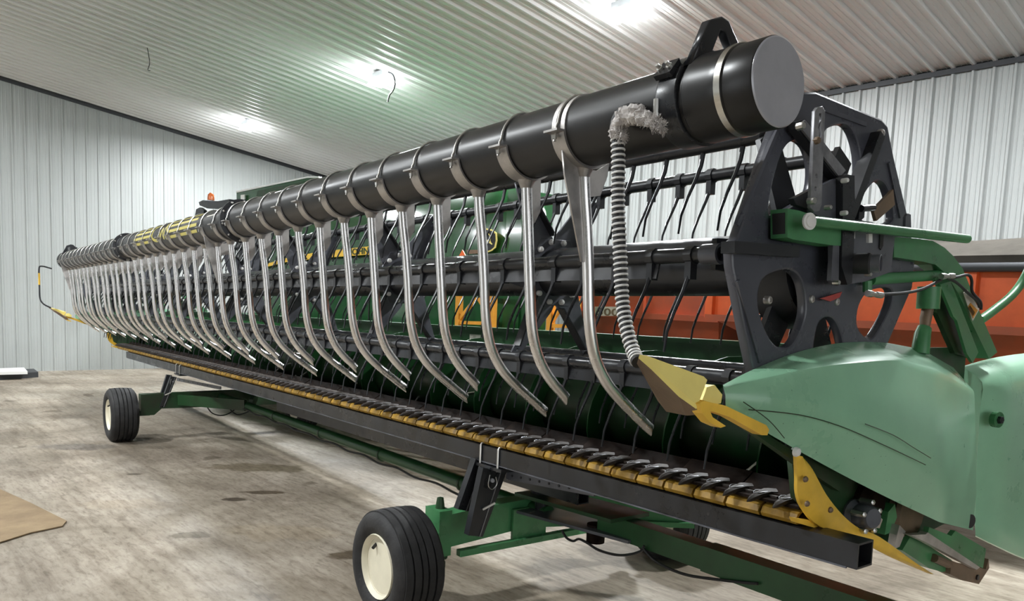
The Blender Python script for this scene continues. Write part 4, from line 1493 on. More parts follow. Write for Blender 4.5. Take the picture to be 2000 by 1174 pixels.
ND = 37
for i in range(ND):
    x = -1.99 - 0.3115 * i
    z = tube_z(x)
    lng = i % 2 == 0
    d = put('drop_tube', D_long if lng else D_short, 'alu', air, (x, TY, z))
    put('saddle', SAD, 'weld', d, (x, TY, z), 40)
    u = put('u_bolt', UB, 'steel', d, (x, TY, z))
    put('nut_pair', NUTS, 'steel', d, (x, TY, z))
    if i in (0, 13, 36):
        put('long_gusset', gl_, 'weld', d, (x, TY, z), False)
        put('rear_gusset', gr_, 'weld', d, (x, TY, z), False)
    elif not lng or i % 6 == 4 or i > 14:
        put('gusset', gs, 'weld', d, (x, TY, z), False)
# wide aluminium strap round the pipe at the first drop tube
for dxx in (-0.032, 0.012):
    s = MB()
    s.lathe([(TR + 0.001, 0), (TR + 0.005, 0), (TR + 0.005, 0.02), (TR + 0.001, 0.02)], (-1.99 + dxx, TY, tube_z(-1.99)), (1, 0, 0), 40)
    part('pipe_strap', s, 'weld', air)

# striped decal wrapped on the front of the middle pipe
xa, za = SEC[1]


def patch(x0, x1, a0, a1, nx=6, na=8, r=TR + 0.0012):
    mb = MB()
    rows = []
    for j in range(na + 1):
        a = R(a0 + (a1 - a0) * j / na)
        rows.append([(x0 + (x1 - x0) * i / nx, TY + r * math.cos(a), tube_z(x0 + (x1 - x0) * i / nx) + r * math.sin(a)) for i in range(nx + 1)])
    mb.grid(rows)
    return mb


for (x0, x1) in ((-6.17, -6.98), (-7.58, -8.30)):
    for a0 in (118, 142, 166, 190):
        part('stripe', patch(x0, x1, a0, a0 + 12), 'logo', air)


def ribbon(pts, w=0.010, r=TR + 0.0014):
    """line drawn on the pipe: pts are (x, angle)"""
    mb = MB()
    rows = []
    P = catmull([(p[0], p[1] * 0.002, 0) for p in pts], 5, False)
    for i, p in enumerate(P):
        a = P[max(0, i - 1)]
        b = P[min(len(P) - 1, i + 1)]
        t = (b - a).normalized()
        nn = Vector((-t.y, t.x, 0)) * w
        row = []
        for s in (-1, 1):
            q = p + nn * s
            xx, an = q.x, R(q.y / 0.002)
            row.append((xx, TY + r * math.cos(an), tube_z(xx) + r * math.sin(an)))
        rows.append(row)
    mb.grid(rows)
    return mb


LET = {'C': [(-7.33, 128), (-7.42, 122), (-7.54, 135), (-7.56, 160), (-7.54, 186), (-7.42, 198), (-7.33, 192)],
       'W': [(-7.30, 122), (-7.27, 196), (-7.21, 150), (-7.15, 196), (-7.12, 122)],
       'S': [(-7.00, 130), (-7.04, 122), (-7.10, 135), (-7.06, 158), (-7.01, 176), (-7.05, 197), (-7.10, 190)]}
for k, pts in LET.items():
    part('letter', ribbon(pts, 0.014), 'logo', air)
sm_ = MB()
part('decal_strip', patch(-5.75, -5.95, 148, 152, 3, 2), 'decal', air)

# ================================================================ hose over the divider rod, with a tuft of insulation
hp_ = catmull([(-1.7,1.675,2.28),(-1.69,1.67,2.242),(-1.675,1.665,2.138),(-1.665,1.66,2.033),(-1.645,1.658,1.882),(-1.62,1.651,1.747),(-1.58,1.637,1.659),(-1.54,1.625,1.602),(-1.5,1.602,1.579)], 7, False)
hose = root('corrugated_hose', 'black and white corrugated hose hanging before the pipe down to the yellow divider point', 'hose', tuple(hp_[-1]), HEAD)
h = MB()
h.sweep(hp_, 0.0185, 14)
part('hose_wall', h, 'hose', hose)


def along(P, step):
    out_, acc = [], 0.0
    for a, b in zip(P, P[1:]):
        l = (b - a).length
        while acc <= l:
            out_.append((a.lerp(b, acc / l), (b - a).normalized()))
            acc += step
        acc -= l
    return out_


ring = MB()
ring.lathe([(0.0182, -0.0036), (0.0212, -0.0026), (0.0218, 0.0), (0.0212, 0.0026), (0.0182, 0.0036)], (0, 0, 0), (0, 0, 1), 18)
rm = ring.mesh('hose_ring')
r0 = None
for k, (p, t) in enumerate(along(hp_[7:], 0.0168)):
    if r0 is None:
        o = r0 = part('hose_ring', rm, 'ring', hose, p)
    else:
        o = copy_part(r0, hose, p)
    o.rotation_euler = (t + V((0.05, 0.06, 0))).to_track_quat('Z', 'Y').to_euler()
# top elbow wrapped in fluff
el = MB()
ep = catmull([(-1.685,1.665,2.24),(-1.689,1.665,2.267),(-1.676,1.665,2.291),(-1.639,1.665,2.299),(-1.626,1.69,2.301)], 5, False)
el.sweep(ep, 0.021, 12)
part('elbow', el, 'hose', hose)
fl2 = MB()
random.seed(3)
for (px, r) in zip([(-1.687,1.66,2.245),(-1.681,1.66,2.261),(-1.666,1.66,2.277),(-1.649,1.66,2.284),(-1.629,1.66,2.285),(-1.606,1.66,2.281),(-1.586,1.66,2.272),(-1.567,1.66,2.263),(-1.551,1.66,2.254),(-1.536,1.66,2.249),(-1.52,1.66,2.238),(-1.51,1.66,2.228),(-1.66,1.66,2.229)], (0.020, 0.022, 0.025, 0.026, 0.027, 0.026, 0.023, 0.019, 0.016, 0.013, 0.009, 0.006, 0.012)):
    c = V(px)
    nlat, nlon = 8, 12
    vs = []
    for i in range(nlat + 1):
        th = math.pi * i / nlat
        for j in range(nlon):
            ph = 2 * math.pi * j / nlon
            rr = r * (0.78 + 0.5 * random.random())
            vs.append(c + V((math.sin(th) * math.cos(ph), math.sin(th) * math.sin(ph), math.cos(th))) * rr)
    fs = []
    for i in range(nlat):
        for j in range(nlon):
            a, b = i * nlon + j, i * nlon + (j + 1) % nlon
            fs.append((a, a + nlon, b + nlon, b))
    fl2.add(vs, fs)
for k in range(1400):
    c = random.choice([(-1.687,1.66,2.248),(-1.669,1.66,2.272),(-1.649,1.66,2.281),(-1.629,1.66,2.283),(-1.608,1.66,2.28),(-1.588,1.66,2.27),(-1.567,1.66,2.261),(-1.547,1.66,2.252),(-1.53,1.66,2.244),(-1.516,1.66,2.233),(-1.665,1.66,2.233)])
    d = V((random.uniform(-0.3, 1), random.uniform(-1, 1), random.uniform(-1, 1))).normalized()
    s = V(c) + d * 0.012
    e = s + d * random.uniform(0.006, 0.015) + V((0, 0, random.uniform(-0.010, 0.006)))
    mid = s.lerp(e, 0.5) + V((random.uniform(-1, 1), random.uniform(-1, 1), random.uniform(-1, 1))) * 0.006
    fl2.sweep([s, mid, e], [0.0012, 0.0009, 0.0004], 3)
tf = part('insulation_tuft', fl2, 'fluff', hose)
tf['label'] = 'frayed grey-white insulation tuft'
tf['kind'] = 'stuff'

# ================================================================ header cart
cart = root('header_cart', 'green four-wheel header cart with black rest beam and cream-rimmed tyres under the header', 'trailer', (-6.6, 2.9, 0.0))


def cp_(name, mb, m, smooth=True, loc=(0, 0, 0), parent=None):
    return part(name, mb, m, parent or cart, loc, smooth)


def hw(p):
    return HEAD @ V(p)


# rest beam: black hollow section lying along the header, open at its end
def tube_section(x0, x1, y0, y1, z0, z1, t=0.007):
    mb = MB()
    for (a, b) in (((y0, z0), (y1, z0 + t)), ((y0, z1 - t), (y1, z1)), ((y0, z0 + t), (y0 + t, z1 - t)), ((y1 - t, z0 + t), (y1, z1 - t))):
        o = len(mb.v)
        mb.box((x0, a[0], a[1]), (x1, b[0], b[1]))
        for j in range(o, len(mb.v)):
            mb.v[j] = tuple(hw(mb.v[j]))
    return mb


beam = cp_('rest_beam', tube_section(-1.265, -12.45, 2.42, 2.515, 0.906, 0.993), 'black', False)
beam['label'] = 'black square rest beam under the cutterbar'
# folded edge along the beam foot
s = MB()
o = len(s.v)
s.box((-1.3, 2.416, 0.902), (-12.4, 2.424, 0.908))
s.v = [tuple(hw(v)) for v in s.v]
part('lower_lip', s, 'plate', beam, (0, 0, 0), False)
s = tube_section(-2.95, -7.25, 2.72, 2.80, 0.722, 0.81)
b2 = cp_('inner_rest_beam', s, 'black', False)
b2['label'] = 'second black beam under the header belly'
# long middle tube and tongue
s = MB()
s.cyl((-3.4, 2.9, 0.50), (-9.7, 2.9, 0.46), 0.045, n=20)
cp_('main_tube', s, 'green', True)
for k in range(5):
    x = -4.3 - k * 1.15
    s = MB()
    s.lathe([(0.046, -0.012), (0.052, -0.01), (0.052, 0.01), (0.046, 0.012)], (x, 2.9, 0.494 - 0.0066 * (k + 1)), (1, 0, 0), 20)
    cp_('tube_clamp', s, 'green_dark', True)
s = MB()
s.sweep(catmull([(-4.0 - 0.28 * k, 2.85 - 0.006 * (k % 2), 0.445 - (0.016 if k % 2 else 0.0)) for k in range(20)], 4, False), 0.008, 6)
cp_('wiring', s, 'cable', True)
tg = [(-2.9,2.86,0.588),(-2.64,2.86,0.576),(-2.14,2.86,0.623),(-1.412,2.86,0.649)]
tb = [(-2.892,2.86,0.482),(-2.634,2.86,0.494),(-2.102,2.86,0.514),(-1.564,2.86,0.544)]
s = MB()
s.prism([(-2.95, 2.86, 0.515), (-2.95, 2.86, 0.625), (0.9, 2.86, 0.640), (0.9, 2.86, 0.525)], (0, 0.09, 0))
cp_('tongue', s, 'green', False)
s = MB()
s.prism([(-2.25, 2.855, 0.512), (-2.25, 2.855, 0.632), (0.9, 2.855, 0.645), (0.9, 2.855, 0.518)], (0, 0.10, 0))
cp_('tongue_sleeve', s, 'green', False)
s = MB()
s.bar((-3.55, 2.9, 0.60), (-2.75, 2.9, 0.635), 0.28, 0.02)
cp_('hitch_plate', s, 'green_dark', False)
s = MB()
s.prism([(-3.5, 2.74, 0.50), (-3.5, 3.06, 0.50), (-2.7, 2.96, 0.52), (-2.7, 2.84, 0.52)], (0, 0, 0.016))
cp_('hitch_plate', s, 'plate', False)
s = MB()
s.lathe([(0.0, 0.14), (0.03, 0.14), (0.03, 0.12), (0.07, 0.11), (0.07, 0.09), (0.045, 0.09), (0.045, -0.05)], (-3.46, 2.9, 0.52), (0, 0, 1), 16)
cp_('turntable_pin', s, 'black', True)
s = MB()
s.lathe([(0.05, 0.0), (0.05, 0.10)], (-3.0, 2.9, 0.44), (0, 0, 1), 14)
cp_('pivot_bolt', s, 'rust', True)

# axles
s = MB()
s.prism([(-3.66, 2.32, 0.35), (-3.66, 2.32, 0.535), (-3.66, 2.45, 0.545), (-3.66, 3.35, 0.575), (-3.66, 3.75, 0.53), (-3.66, 3.75, 0.36), (-3.66, 3.2, 0.345), (-3.66, 2.85, 0.385)], (0.11, 0, 0))
ax = cp_('front_axle', s, 'green_arm', False)
s = MB()
s.box((-3.545, 2.74, 0.33), (-3.525, 2.99, 0.515))
part('side_plate', s, 'green_arm', ax, (0, 0, 0), False)
s = MB()
s.bar((-3.52, 2.36, 0.318), (-3.50, 3.35, 0.325), 0.045, 0.035)
part('tie_rod', s, 'green_arm', ax, (0, 0, 0), False)
s = MB()
s.prism([(-3.58, 3.15, 0.36), (-3.58, 3.15, 0.58), (-3.0, 3.62, 0.56), (-3.0, 3.62, 0.42)], (0.02, 0.03, 0))
part('brace_plate', s.mesh('m', True), 'green_arm', ax, (0, 0, 0), False)
s = MB()
s.bar((-3.5, 3.18, 0.40), (-2.95, 3.66, 0.44), 0.05, 0.03)
part('brace_bar', s, 'green_arm', ax, (0, 0, 0), False)
for y in (2.27, 3.72):
    s = MB()
    s.prism([(-3.68, y - 0.035, 0.31), (-3.68, y + 0.045, 0.31), (-3.68, y + 0.045, 0.565), (-3.68, y - 0.035, 0.565)], (0.15, 0, 0))
    kp = part('steering_knuckle', s, 'green_arm', ax, (0, 0, 0), False)
    s = MB()
    s.lathe([(0.0, 0.06), (0.018, 0.055), (0.026, 0.0), (0.026, -0.3), (0.04, -0.31), (0.04, -0.34)], (-3.6, y + 0.01, 0.57), (0, 0, 1), 12)
    part('king_pin', s, 'green_dark', kp if False else ax)
s = MB()
s.prism([(-9.66, 2.0, 0.28), (-9.66, 2.0, 0.52), (-9.66, 3.72, 0.535), (-9.66, 3.72, 0.34), (-9.66, 2.22, 0.35), (-9.66, 2.14, 0.28)], (0.12, 0, 0))
ax2 = cp_('rear_axle', s, 'green_dark', False)
s = MB()
s.prism([(-9.54, 2.95, 0.36), (-9.54, 2.95, 0.53), (-9.54, 3.3, 0.53), (-8.8, 2.93, 0.52), (-8.8, 2.93, 0.44)], (0.0, 0.02, 0.0)) if False else s.bar((-9.5, 3.3, 0.47), (-8.6, 2.93, 0.48), 0.04, 0.12)
part('brace', s, 'green_dark', ax2, (0, 0, 0), False)
s = MB()
s.bar((-9.5, 2.4, 0.45), (-8.6, 2.87, 0.48), 0.04, 0.12)
part('brace', s, 'green_dark', ax2, (0, 0, 0), False)
for k in range(2):
    s = MB()
    s.sweep(catmull([(-9.5, 2.72 + 0.24 * k, 0.345), (-9.5, 2.78 + 0.24 * k, 0.27), (-9.5, 2.9 + 0.2 * k, 0.24), (-9.5, 3.02 + 0.22 * k, 0.29), (-9.5, 3.08 + 0.22 * k, 0.36)], 4, False), 0.008, 6)
    part('cable_loop', s, 'cable', ax2)
s = MB()
s.sweep(catmull([(-3.207,2.84,0.459),(-3.169,2.84,0.428),(-3.113,2.84,0.423),(-3.065,2.84,0.447),(-2.995,2.84,0.443),(-2.906,2.84,0.429),(-2.777,2.84,0.44),(-2.677,2.84,0.472),(-2.609,2.84,0.509),(-2.591,2.84,0.54)], 5, False), 0.007, 7)
cp_('brake_cable', s, 'cable', True)
s = MB()
s.sweep(catmull([(-2.597,2.84,0.528),(-2.529,2.84,0.49),(-2.428,2.84,0.474),(-2.303,2.84,0.477),(-2.143,2.84,0.507),(-2.007,2.84,0.536),(-1.93,2.84,0.555)], 5, False), 0.007, 7)
cp_('brake_cable', s, 'cable', True)

# legs carrying the beam
def leg(x, left, right, brace, zt):
    """pair of leaning channels with u-bolts over the beam; outlines given on the plane of each channel"""
    s = MB()
    s.prism(left, (-0.045, 0, 0))
    lg = cp_('support_leg', s.mesh('m', True), 'black', False)
    s = MB()
    s.prism(right, (-0.045, 0, 0))
    part('leg_channel', s.mesh('m', True), 'black', lg, (0, 0, 0), False)
    for pl in (left, right):
        # bright bar paints in the highlight along each channel
        s = MB()
        m0 = V(pl[0]).lerp(V(pl[1]), 0.75) + V((0.003, 0, 0))
        m1 = V(pl[3]).lerp(V(pl[2]), 0.75) + V((0.003, 0, 0))
        s.bar(m0, m1, 0.004, 0.005)
        part('edge_highlight', s, 'strap', lg, (0, 0, 0), False)
    for dx in (-0.06, 0.10):
        zw = zt
        s = MB()
        s.sweep([(x + dx, 2.413, zw - 0.03), (x + dx, 2.413, zw + 0.088), (x + dx, 2.42, zw + 0.097), (x + dx, 2.51, zw + 0.097), (x + dx, 2.52, zw + 0.088), (x + dx, 2.52, zw - 0.03)], 0.006, 8)
        part('u_bolt', s, 'steel', lg)
    s = MB()
    s.box((x - 0.10, 2.40, zw - 0.026), (x + 0.15, 2.53, zw - 0.010))
    part('clamp_plate', s, 'black', lg, (0, 0, 0), False)
    q = V(right[0]).lerp(V(right[2]), 0.45) + V((0.012, 0, 0))
    s = MB()
    s.bar(q + V((0, -0.03, -0.012)), q + V((0.02, 0.035, 0.02)), 0.010, 0.010)
    part('locking_pin', s, 'steel', lg, (0, 0, 0), False)
    q = V(right[3]).lerp(V(right[2]), 0.35) + V((0.01, 0, -0.06))
    s = MB()
    s.lathe([(0.0, 0.012), (0.010, 0.012), (0.012, 0.0), (0.012, -0.02)], q, (1, -0.3, 0), 10)
    part('bolt', s, 'strap', lg)
    s = MB()
    s.sweep(catmull([q + V((0.012, -0.025, 0.035)), q + V((0.014, -0.035, -0.02)), q + V((0.014, -0.008, -0.045)), q + V((0.014, 0.02, -0.02)), q + V((0.014, 0.012, 0.02))], 4, False), 0.0028, 5)
    part('clip_ring', s, 'steel', lg)
    s = MB()
    s.prism(brace, (0, 0.012, 0))
    part('perforated_brace', s.mesh('m', True), 'plate', lg, (0, 0, 0), False)
    A, B = (V(brace[0]) + V(brace[3])) / 2, (V(brace[1]) + V(brace[2])) / 2
    for k in range(7):
        s = MB()
        s.lathe([(0.007, 0.003), (0.007, -0.004)], A.lerp(B, (k + 0.7) / 9), (0, -1, 0), 8)
        part('brace_hole', s, 'cable', lg)
    return lg


bz = lambda x: hw((x, 2.42, 0.906)).z
leg(-3.36, [(-3.44,2.294,0.594),(-3.44,2.362,0.574),(-3.44,2.469,0.83),(-3.44,2.397,0.86)], [(-3.33,2.292,0.479),(-3.33,2.385,0.457),(-3.33,2.529,0.803),(-3.33,2.371,0.835)], [(-3.292,2.5,0.819),(-2.614,2.5,0.858),(-2.611,2.5,0.825),(-3.298,2.5,0.767)], bz(-3.36))
leg(-9.62, [(-9.66,2.21,0.408),(-9.66,2.249,0.394),(-9.66,2.364,0.721),(-9.66,2.307,0.729)], [(-9.52,2.194,0.367),(-9.52,2.25,0.37),(-9.52,2.38,0.711),(-9.52,2.318,0.724)], [(-10.001,2.5,0.654),(-8.285,2.5,0.733),(-8.284,2.5,0.7),(-10.002,2.5,0.617)], bz(-9.62))


# wheels
def tyre_profile(r, w):
    """(radius, offset): ribbed implement tyre"""
    h = w / 2
    P = [(r * 0.56, -h * 0.72), (r * 0.60, -h * 0.86), (r * 0.72, -h * 1.0), (r * 0.84, -h * 0.99), (r * 0.925, -h * 0.88), (r * 0.955, -h * 0.78)]
    ribs = [(-0.76, -0.50), (-0.42, -0.17), (-0.09, 0.09), (0.17, 0.42), (0.50, 0.76)]
    for a, b in ribs:
        ra = r * (1 - 0.035 * a * a)
        rb = r * (1 - 0.035 * b * b)
        P += [(ra - 0.014, h * (a - 0.012)), (ra, h * a), (rb, h * b), (rb - 0.014, h * (b + 0.012))]
    P += [(r * 0.955, h * 0.78), (r * 0.925, h * 0.88), (r * 0.84, h * 0.99), (r * 0.72, h * 1.0), (r * 0.60, h * 0.86), (r * 0.56, h * 0.72)]
    return P


WR, WW = 0.30, 0.285
ty = MB()
ty.lathe(tyre_profile(WR, WW), (0, 0, 0), (0, 1, 0), 56)
ty.f = [f for f in ty.f if len(f) == 4]
ri = MB()
h_ = WW / 2
ri.lathe([(0.0, -0.02), (0.10, -0.02), (0.115, -0.035), (0.125, -0.06), (0.135, -0.075), (0.145, -0.09), (0.150, -0.105), (0.166, -0.108), (0.174, -0.12), (0.170, -0.128), (0.160, -0.118), (0.150, -0.10)], (0, 0, 0), (0, 1, 0), 40)
ri2 = MB()
ri2.lathe([(0.0, 0.005), (0.10, 0.02), (0.14, 0.05), (0.150, 0.10), (0.166, 0.108), (0.174, 0.12), (0.160, 0.118)], (0, 0, 0), (0, 1, 0), 32)
hb_ = MB()
hb_.lathe([(0.0, 0.17), (0.035, 0.17), (0.05, 0.10), (0.06, 0.03)], (0, 0, 0), (0, 1, 0), 20)
va = MB()
va.cyl((-0.06, -0.095, 0.105), (-0.045, -0.125, 0.09), 0.009, n=8)
w0 = None
for (x, y, flip) in ((-3.59, 2.015, 0), (-9.58, 1.80, 0), (-3.55, 4.10, 1), (-9.58, 3.93, 1)):
    c = (x, y, WR)
    if w0 is None:
        w = w0 = part('wheel', ty, 'rubber', cart, c, 50)
        kids = [part('rim', ri, 'cream', w, c, 50), part('rim_back', ri2, 'cream', w, c, 50), part('hub', hb_, 'green_dark', w, c), part('valve_stem', va, 'cable', w, c)]
    else:
        w = copy_part(w0, cart, c)
        for k_ in kids:
            copy_part(k_, w, c)
    if flip:
        w.rotation_euler = (0, 0, math.pi)
    s = MB()
    s.cyl((x, min(y, y + (0.3 if not flip else -0.3)), WR), (x, max(y, y + (0.3 if not flip else -0.3)), WR), 0.03, n=12)
    cp_('spindle', s, 'green_dark', True)

# ================================================================ combine behind the header (room frame)
CY_ = 5.55
comb = root('combine_harvester', 'large green combine with a tapered yellow stripe and a dark deer badge behind the header', 'combine', (-9.0, 6.9, 0.0), ROOM)


def qp(name, mb, m, smooth=True, parent=None, loc=(0, 0, 0)):
    return part(name, mb, m, parent or comb, loc, smooth)


def soft(pts, k=3):
    return pts


M['jd'] = mat('combine_green', (0.010, 0.072, 0.019), 0.25, 0, var=0.10, scale=1.5, coat=0.3)
body = MB()
XA, XB = -12.3, -5.78
sec = [(CY_ + 0.10, 1.05), (CY_ + 0.02, 1.2), (CY_, 1.6), (CY_ + 0.02, 2.3), (CY_ + 0.12, 2.75), (CY_ + 0.35, 3.02), (CY_ + 0.8, 3.12), (CY_ + 2.2, 3.12), (CY_ + 2.7, 2.8), (CY_ + 2.8, 1.05)]
seccur = catmull([(0, y, z) for y, z in sec], 3, False)
body.grid([[(XA, p.y, p.z) for p in seccur], [(XB - 0.2 - (p.y - CY_) * 1.27, p.y, p.z) for p in seccur]])
for _x in (0, 1):
    body.add([(XA if _x == 0 else XB - 0.2 - (p.y - CY_) * 1.27, p.y, p.z) for p in seccur], [tuple(range(len(seccur)))])
bo = qp('body', body.mesh('body', True), 'jd', 50)
# rear hood section, slightly proud and rounded
hd = MB()
rows = []
for x, g in ((-8.75, 0.0), (-8.72, 0.03), (-6.4, 0.03), (-5.95, -0.05), (-5.80, -0.22)):
    cy, cz = CY_ + 1.4, 2.0
    rows.append([(x - (p.y - CY_) * 1.27 * (x + 8.75) / 2.95, cy + (p.y - cy) * (1 + g / 1.4), cz + (p.z - cz) * (1 + g / 1.2)) for p in seccur])
hd.grid(rows)
e = rows[-1]
hd.add(e, [tuple(range(len(e)))])
qp('rear_hood', hd.mesh('rear_hood', True), 'jd', 50)
for x in (-8.85, -8.6, -10.6):
    s = MB()
    s.bar((x, CY_ - 0.004, 1.3), (x, CY_ - 0.004, 2.35), 0.02, 0.012, (0, 1, 0))
    qp('panel_seam', s, 'cable', False, bo)
st_top = [(-8.21,5.5,2.391),(-8.577,5.5,2.383),(-9.258,5.5,2.361),(-10.055,5.5,2.339),(-11.111,5.5,2.264),(-12.464,5.5,2.104)]
st_bot = [(-8.205,5.5,2.279),(-8.573,5.5,2.274),(-9.255,5.5,2.261),(-10.053,5.5,2.247),(-11.11,5.5,2.203),(-12.464,5.5,2.071)]
s = MB()
s.prism(st_top + st_bot[::-1], (0, 0.008, 0))
stripe = qp('stripe', s.mesh('stripe', True), 'yellow', False)
stripe['label'] = 'tapered yellow side stripe'
tq = [(-9.26,5.495,2.274),(-8.243,5.495,2.298)]
d_ = V(tq[1]) - V(tq[0])
tm = text_mesh('JOHN DEERE', 0.12, 0.002, 0.002)
wdt = max(v.co.x for v in tm.vertices)
scl = d_.length / wdt
for v in tm.vertices:
    v.co = Vector((v.co.x * scl, -v.co.z, v.co.y * 0.95))
an = math.atan2(d_.z, d_.x)
t_ = qp('lettering', tm, 'green_dark', False, stripe, tq[0])
t_.rotation_euler = (0, -an, 0)
# badge with a leaping deer
eb = [(-6.553,5.49,2.493),(-6.477,5.49,2.501),(-6.376,5.49,2.481),(-6.316,5.49,2.446),(-6.303,5.49,2.366),(-6.324,5.49,2.292),(-6.38,5.49,2.261),(-6.446,5.49,2.247),(-6.531,5.49,2.259),(-6.594,5.49,2.321),(-6.609,5.49,2.42)]
s = MB()
s.prism(eb, (0, 0.012, 0))
bd = qp('badge', s.mesh('badge', True), 'yellow_pale', False)
cxe = sum((V(p) for p in eb), Vector()) / len(eb)
s = MB()
s.prism([cxe + (V(p) - cxe) * 0.88 + V((0, -0.004, 0)) for p in eb], (0, 0.008, 0))
part('badge_field', s.mesh('m', True), 'black', bd, (0, 0, 0), False)
deer = [(-0.42, 0.05), (-0.30, 0.12), (-0.05, 0.10), (0.10, 0.16), (0.20, 0.32), (0.16, 0.42), (0.22, 0.40), (0.28, 0.36), (0.38, 0.30), (0.30, 0.26), (0.26, 0.10), (0.34, -0.02), (0.46, -0.10), (0.40, -0.14), (0.24, -0.06), (0.06, -0.02), (-0.14, -0.02), (-0.26, -0.14), (-0.36, -0.34), (-0.44, -0.40), (-0.42, -0.24), (-0.40, -0.06)]
sx = 0.19
s = MB()
s.prism([(cxe.x + a * sx, cxe.y - 0.010, cxe.z - 0.02 + b * sx) for a, b in deer], (0, 0.005, 0))
part('deer', s.mesh('m', True), 'yellow_pale', bd, (0, 0, 0), False)
s = MB()
s.sweep([(cxe.x + a * sx, cxe.y - 0.009, cxe.z - 0.02 + b * sx) for a, b in ((0.18, 0.40), (0.06, 0.50), (0.08, 0.62))], 0.006, 5)
s.sweep([(cxe.x + a * sx, cxe.y - 0.009, cxe.z - 0.02 + b * sx) for a, b in ((0.06, 0.50), (-0.04, 0.54))], 0.005, 5)
part('antler', s, 'yellow_pale', bd)
# orange triangle reflector with a strip beside it
s = MB()
s.prism([(-6.637,5.3,2.264),(-6.545,5.3,2.16),(-6.728,5.3,2.157)], (0, 0.01, 0))
qp('reflector_triangle', s.mesh('m', True), 'smv', False)
s = MB()
s.prism([(-6.778,5.47,2.28),(-6.577,5.47,2.275),(-6.574,5.47,2.237),(-6.758,5.47,2.235)], (0, 0.01, 0))
qp('amber_strip', s.mesh('m', True), 'brown', False)
# grain tank with its raised cover
s = MB()
s.prism([(-14.796,6.3,3.61),(-12.012,6.3,3.636),(-11.636,6.3,3.611),(-11.568,6.3,3.556),(-12.009,6.3,3.529),(-14.794,6.3,3.38)], (0, 0.03, 0))
gt = qp('grain_tank_side', s.mesh('m', True), 'jd', False)
s = MB()
s.prism([(-14.772,6.28,3.634),(-11.974,6.28,3.65),(-11.6,6.28,3.616),(-11.599,6.28,3.596),(-11.974,6.28,3.626),(-14.772,6.28,3.601)], (0, 0.06, 0))
part('top_edge', s.mesh('m', True), 'white', gt, (0, 0, 0), False)
s = MB()
s.prism([(-13.813,6.27,3.558),(-11.988,6.27,3.581),(-11.918,6.27,3.534),(-13.456,6.27,3.361),(-13.917,6.27,3.357)], (0, 0.02, 0))
part('folded_panel', s.mesh('m', True), 'green_dark', gt, (0, 0, 0), False)
s = MB()
s.prism([(-14.494,6.25,3.534),(-14.335,6.25,3.531),(-14.334,6.25,3.447),(-14.402,6.25,3.433),(-14.493,6.25,3.449)], (0, 0.02, 0))
part('work_light', s.mesh('m', True), 'white', gt, (0, 0, 0), False)
s = MB()
s.box((-12.4, 6.4, 2.9), (-8.4, 8.4, 3.35))
part('tank_body', s, 'jd', gt, (0, 0, 0), False)
# cab, mirror and beacon
cb_ = MB()
cb_.prism([(-12.35, CY_ + 0.35, 1.5), (-13.6, CY_ + 0.35, 1.5), (-13.9, CY_ + 0.35, 2.2), (-13.7, CY_ + 0.35, 3.0), (-12.35, CY_ + 0.35, 3.0)], (0, 1.9, 0))
cab = qp('cab', cb_.mesh('cab', True), 'glass', False)
s = MB()
s.box((-13.8, CY_ + 0.3, 3.0), (-12.3, CY_ + 2.3, 3.12))
part('cab_roof', s, 'jd', cab, (0, 0, 0), False)
for x in (-12.4, -13.55):
    s = MB()
    s.bar((x, CY_ + 0.33, 1.5), (x, CY_ + 0.33, 3.0), 0.06, 0.06, (0, 1, 0))
    part('cab_post', s, 'black', cab, (0, 0, 0), False)
s = MB()
s.prism([(-14.833,5.6,3.349),(-14.636,5.6,3.373),(-13.955,5.6,3.308),(-13.447,5.6,3.308),(-13.489,5.6,3.216),(-13.954,5.6,3.175),(-14.444,5.6,3.214),(-14.784,5.6,3.291)], (0, 0.12, 0))
part('mirror_bar', s.mesh('m', True), 'black', cab, (0, 0, 0), False)
s = MB()
s.prism([(-14.959,5.6,3.227),(-14.784,5.6,3.254),(-14.588,5.6,3.186),(-14.613,5.6,3.087),(-15.035,5.6,3.091)], (0, 0.06, 0))
part('mirror', s.mesh('m', True), 'black', cab, (0, 0, 0), False)
q = [(-14.382,5.65,3.361)][0]
s = MB()
s.lathe([(0.06, 0.0), (0.06, 0.05), (0.05, 0.10), (0.02, 0.13), (0.0, 0.132)], q, (0, 0, 1), 16)
part('beacon', s, 'amber', cab)
for (x, r, w) in ((-11.9, 0.92, 0.75), (-6.9, 0.62, 0.42)):
    for y in (CY_ + 0.55, CY_ + 2.3):
        s = MB()
        s.lathe([(r * 0.5, -w / 2), (r * 0.9, -w / 2), (r, -w * 0.38), (r, w * 0.38), (r * 0.9, w / 2), (r * 0.5, w / 2)], (x, y, r), (0, 1, 0), 36)
        ww = qp('wheel', s, 'rubber', True)
        s = MB()
        s.lathe([(0, -w * 0.2), (r * 0.4, -w * 0.2), (r * 0.52, -w * 0.45), (r * 0.52, w * 0.45), (r * 0.4, w * 0.2), (0, w * 0.2)], (x, y, r), (0, 1, 0), 28)
        part('rim', s, 'yellow', ww)

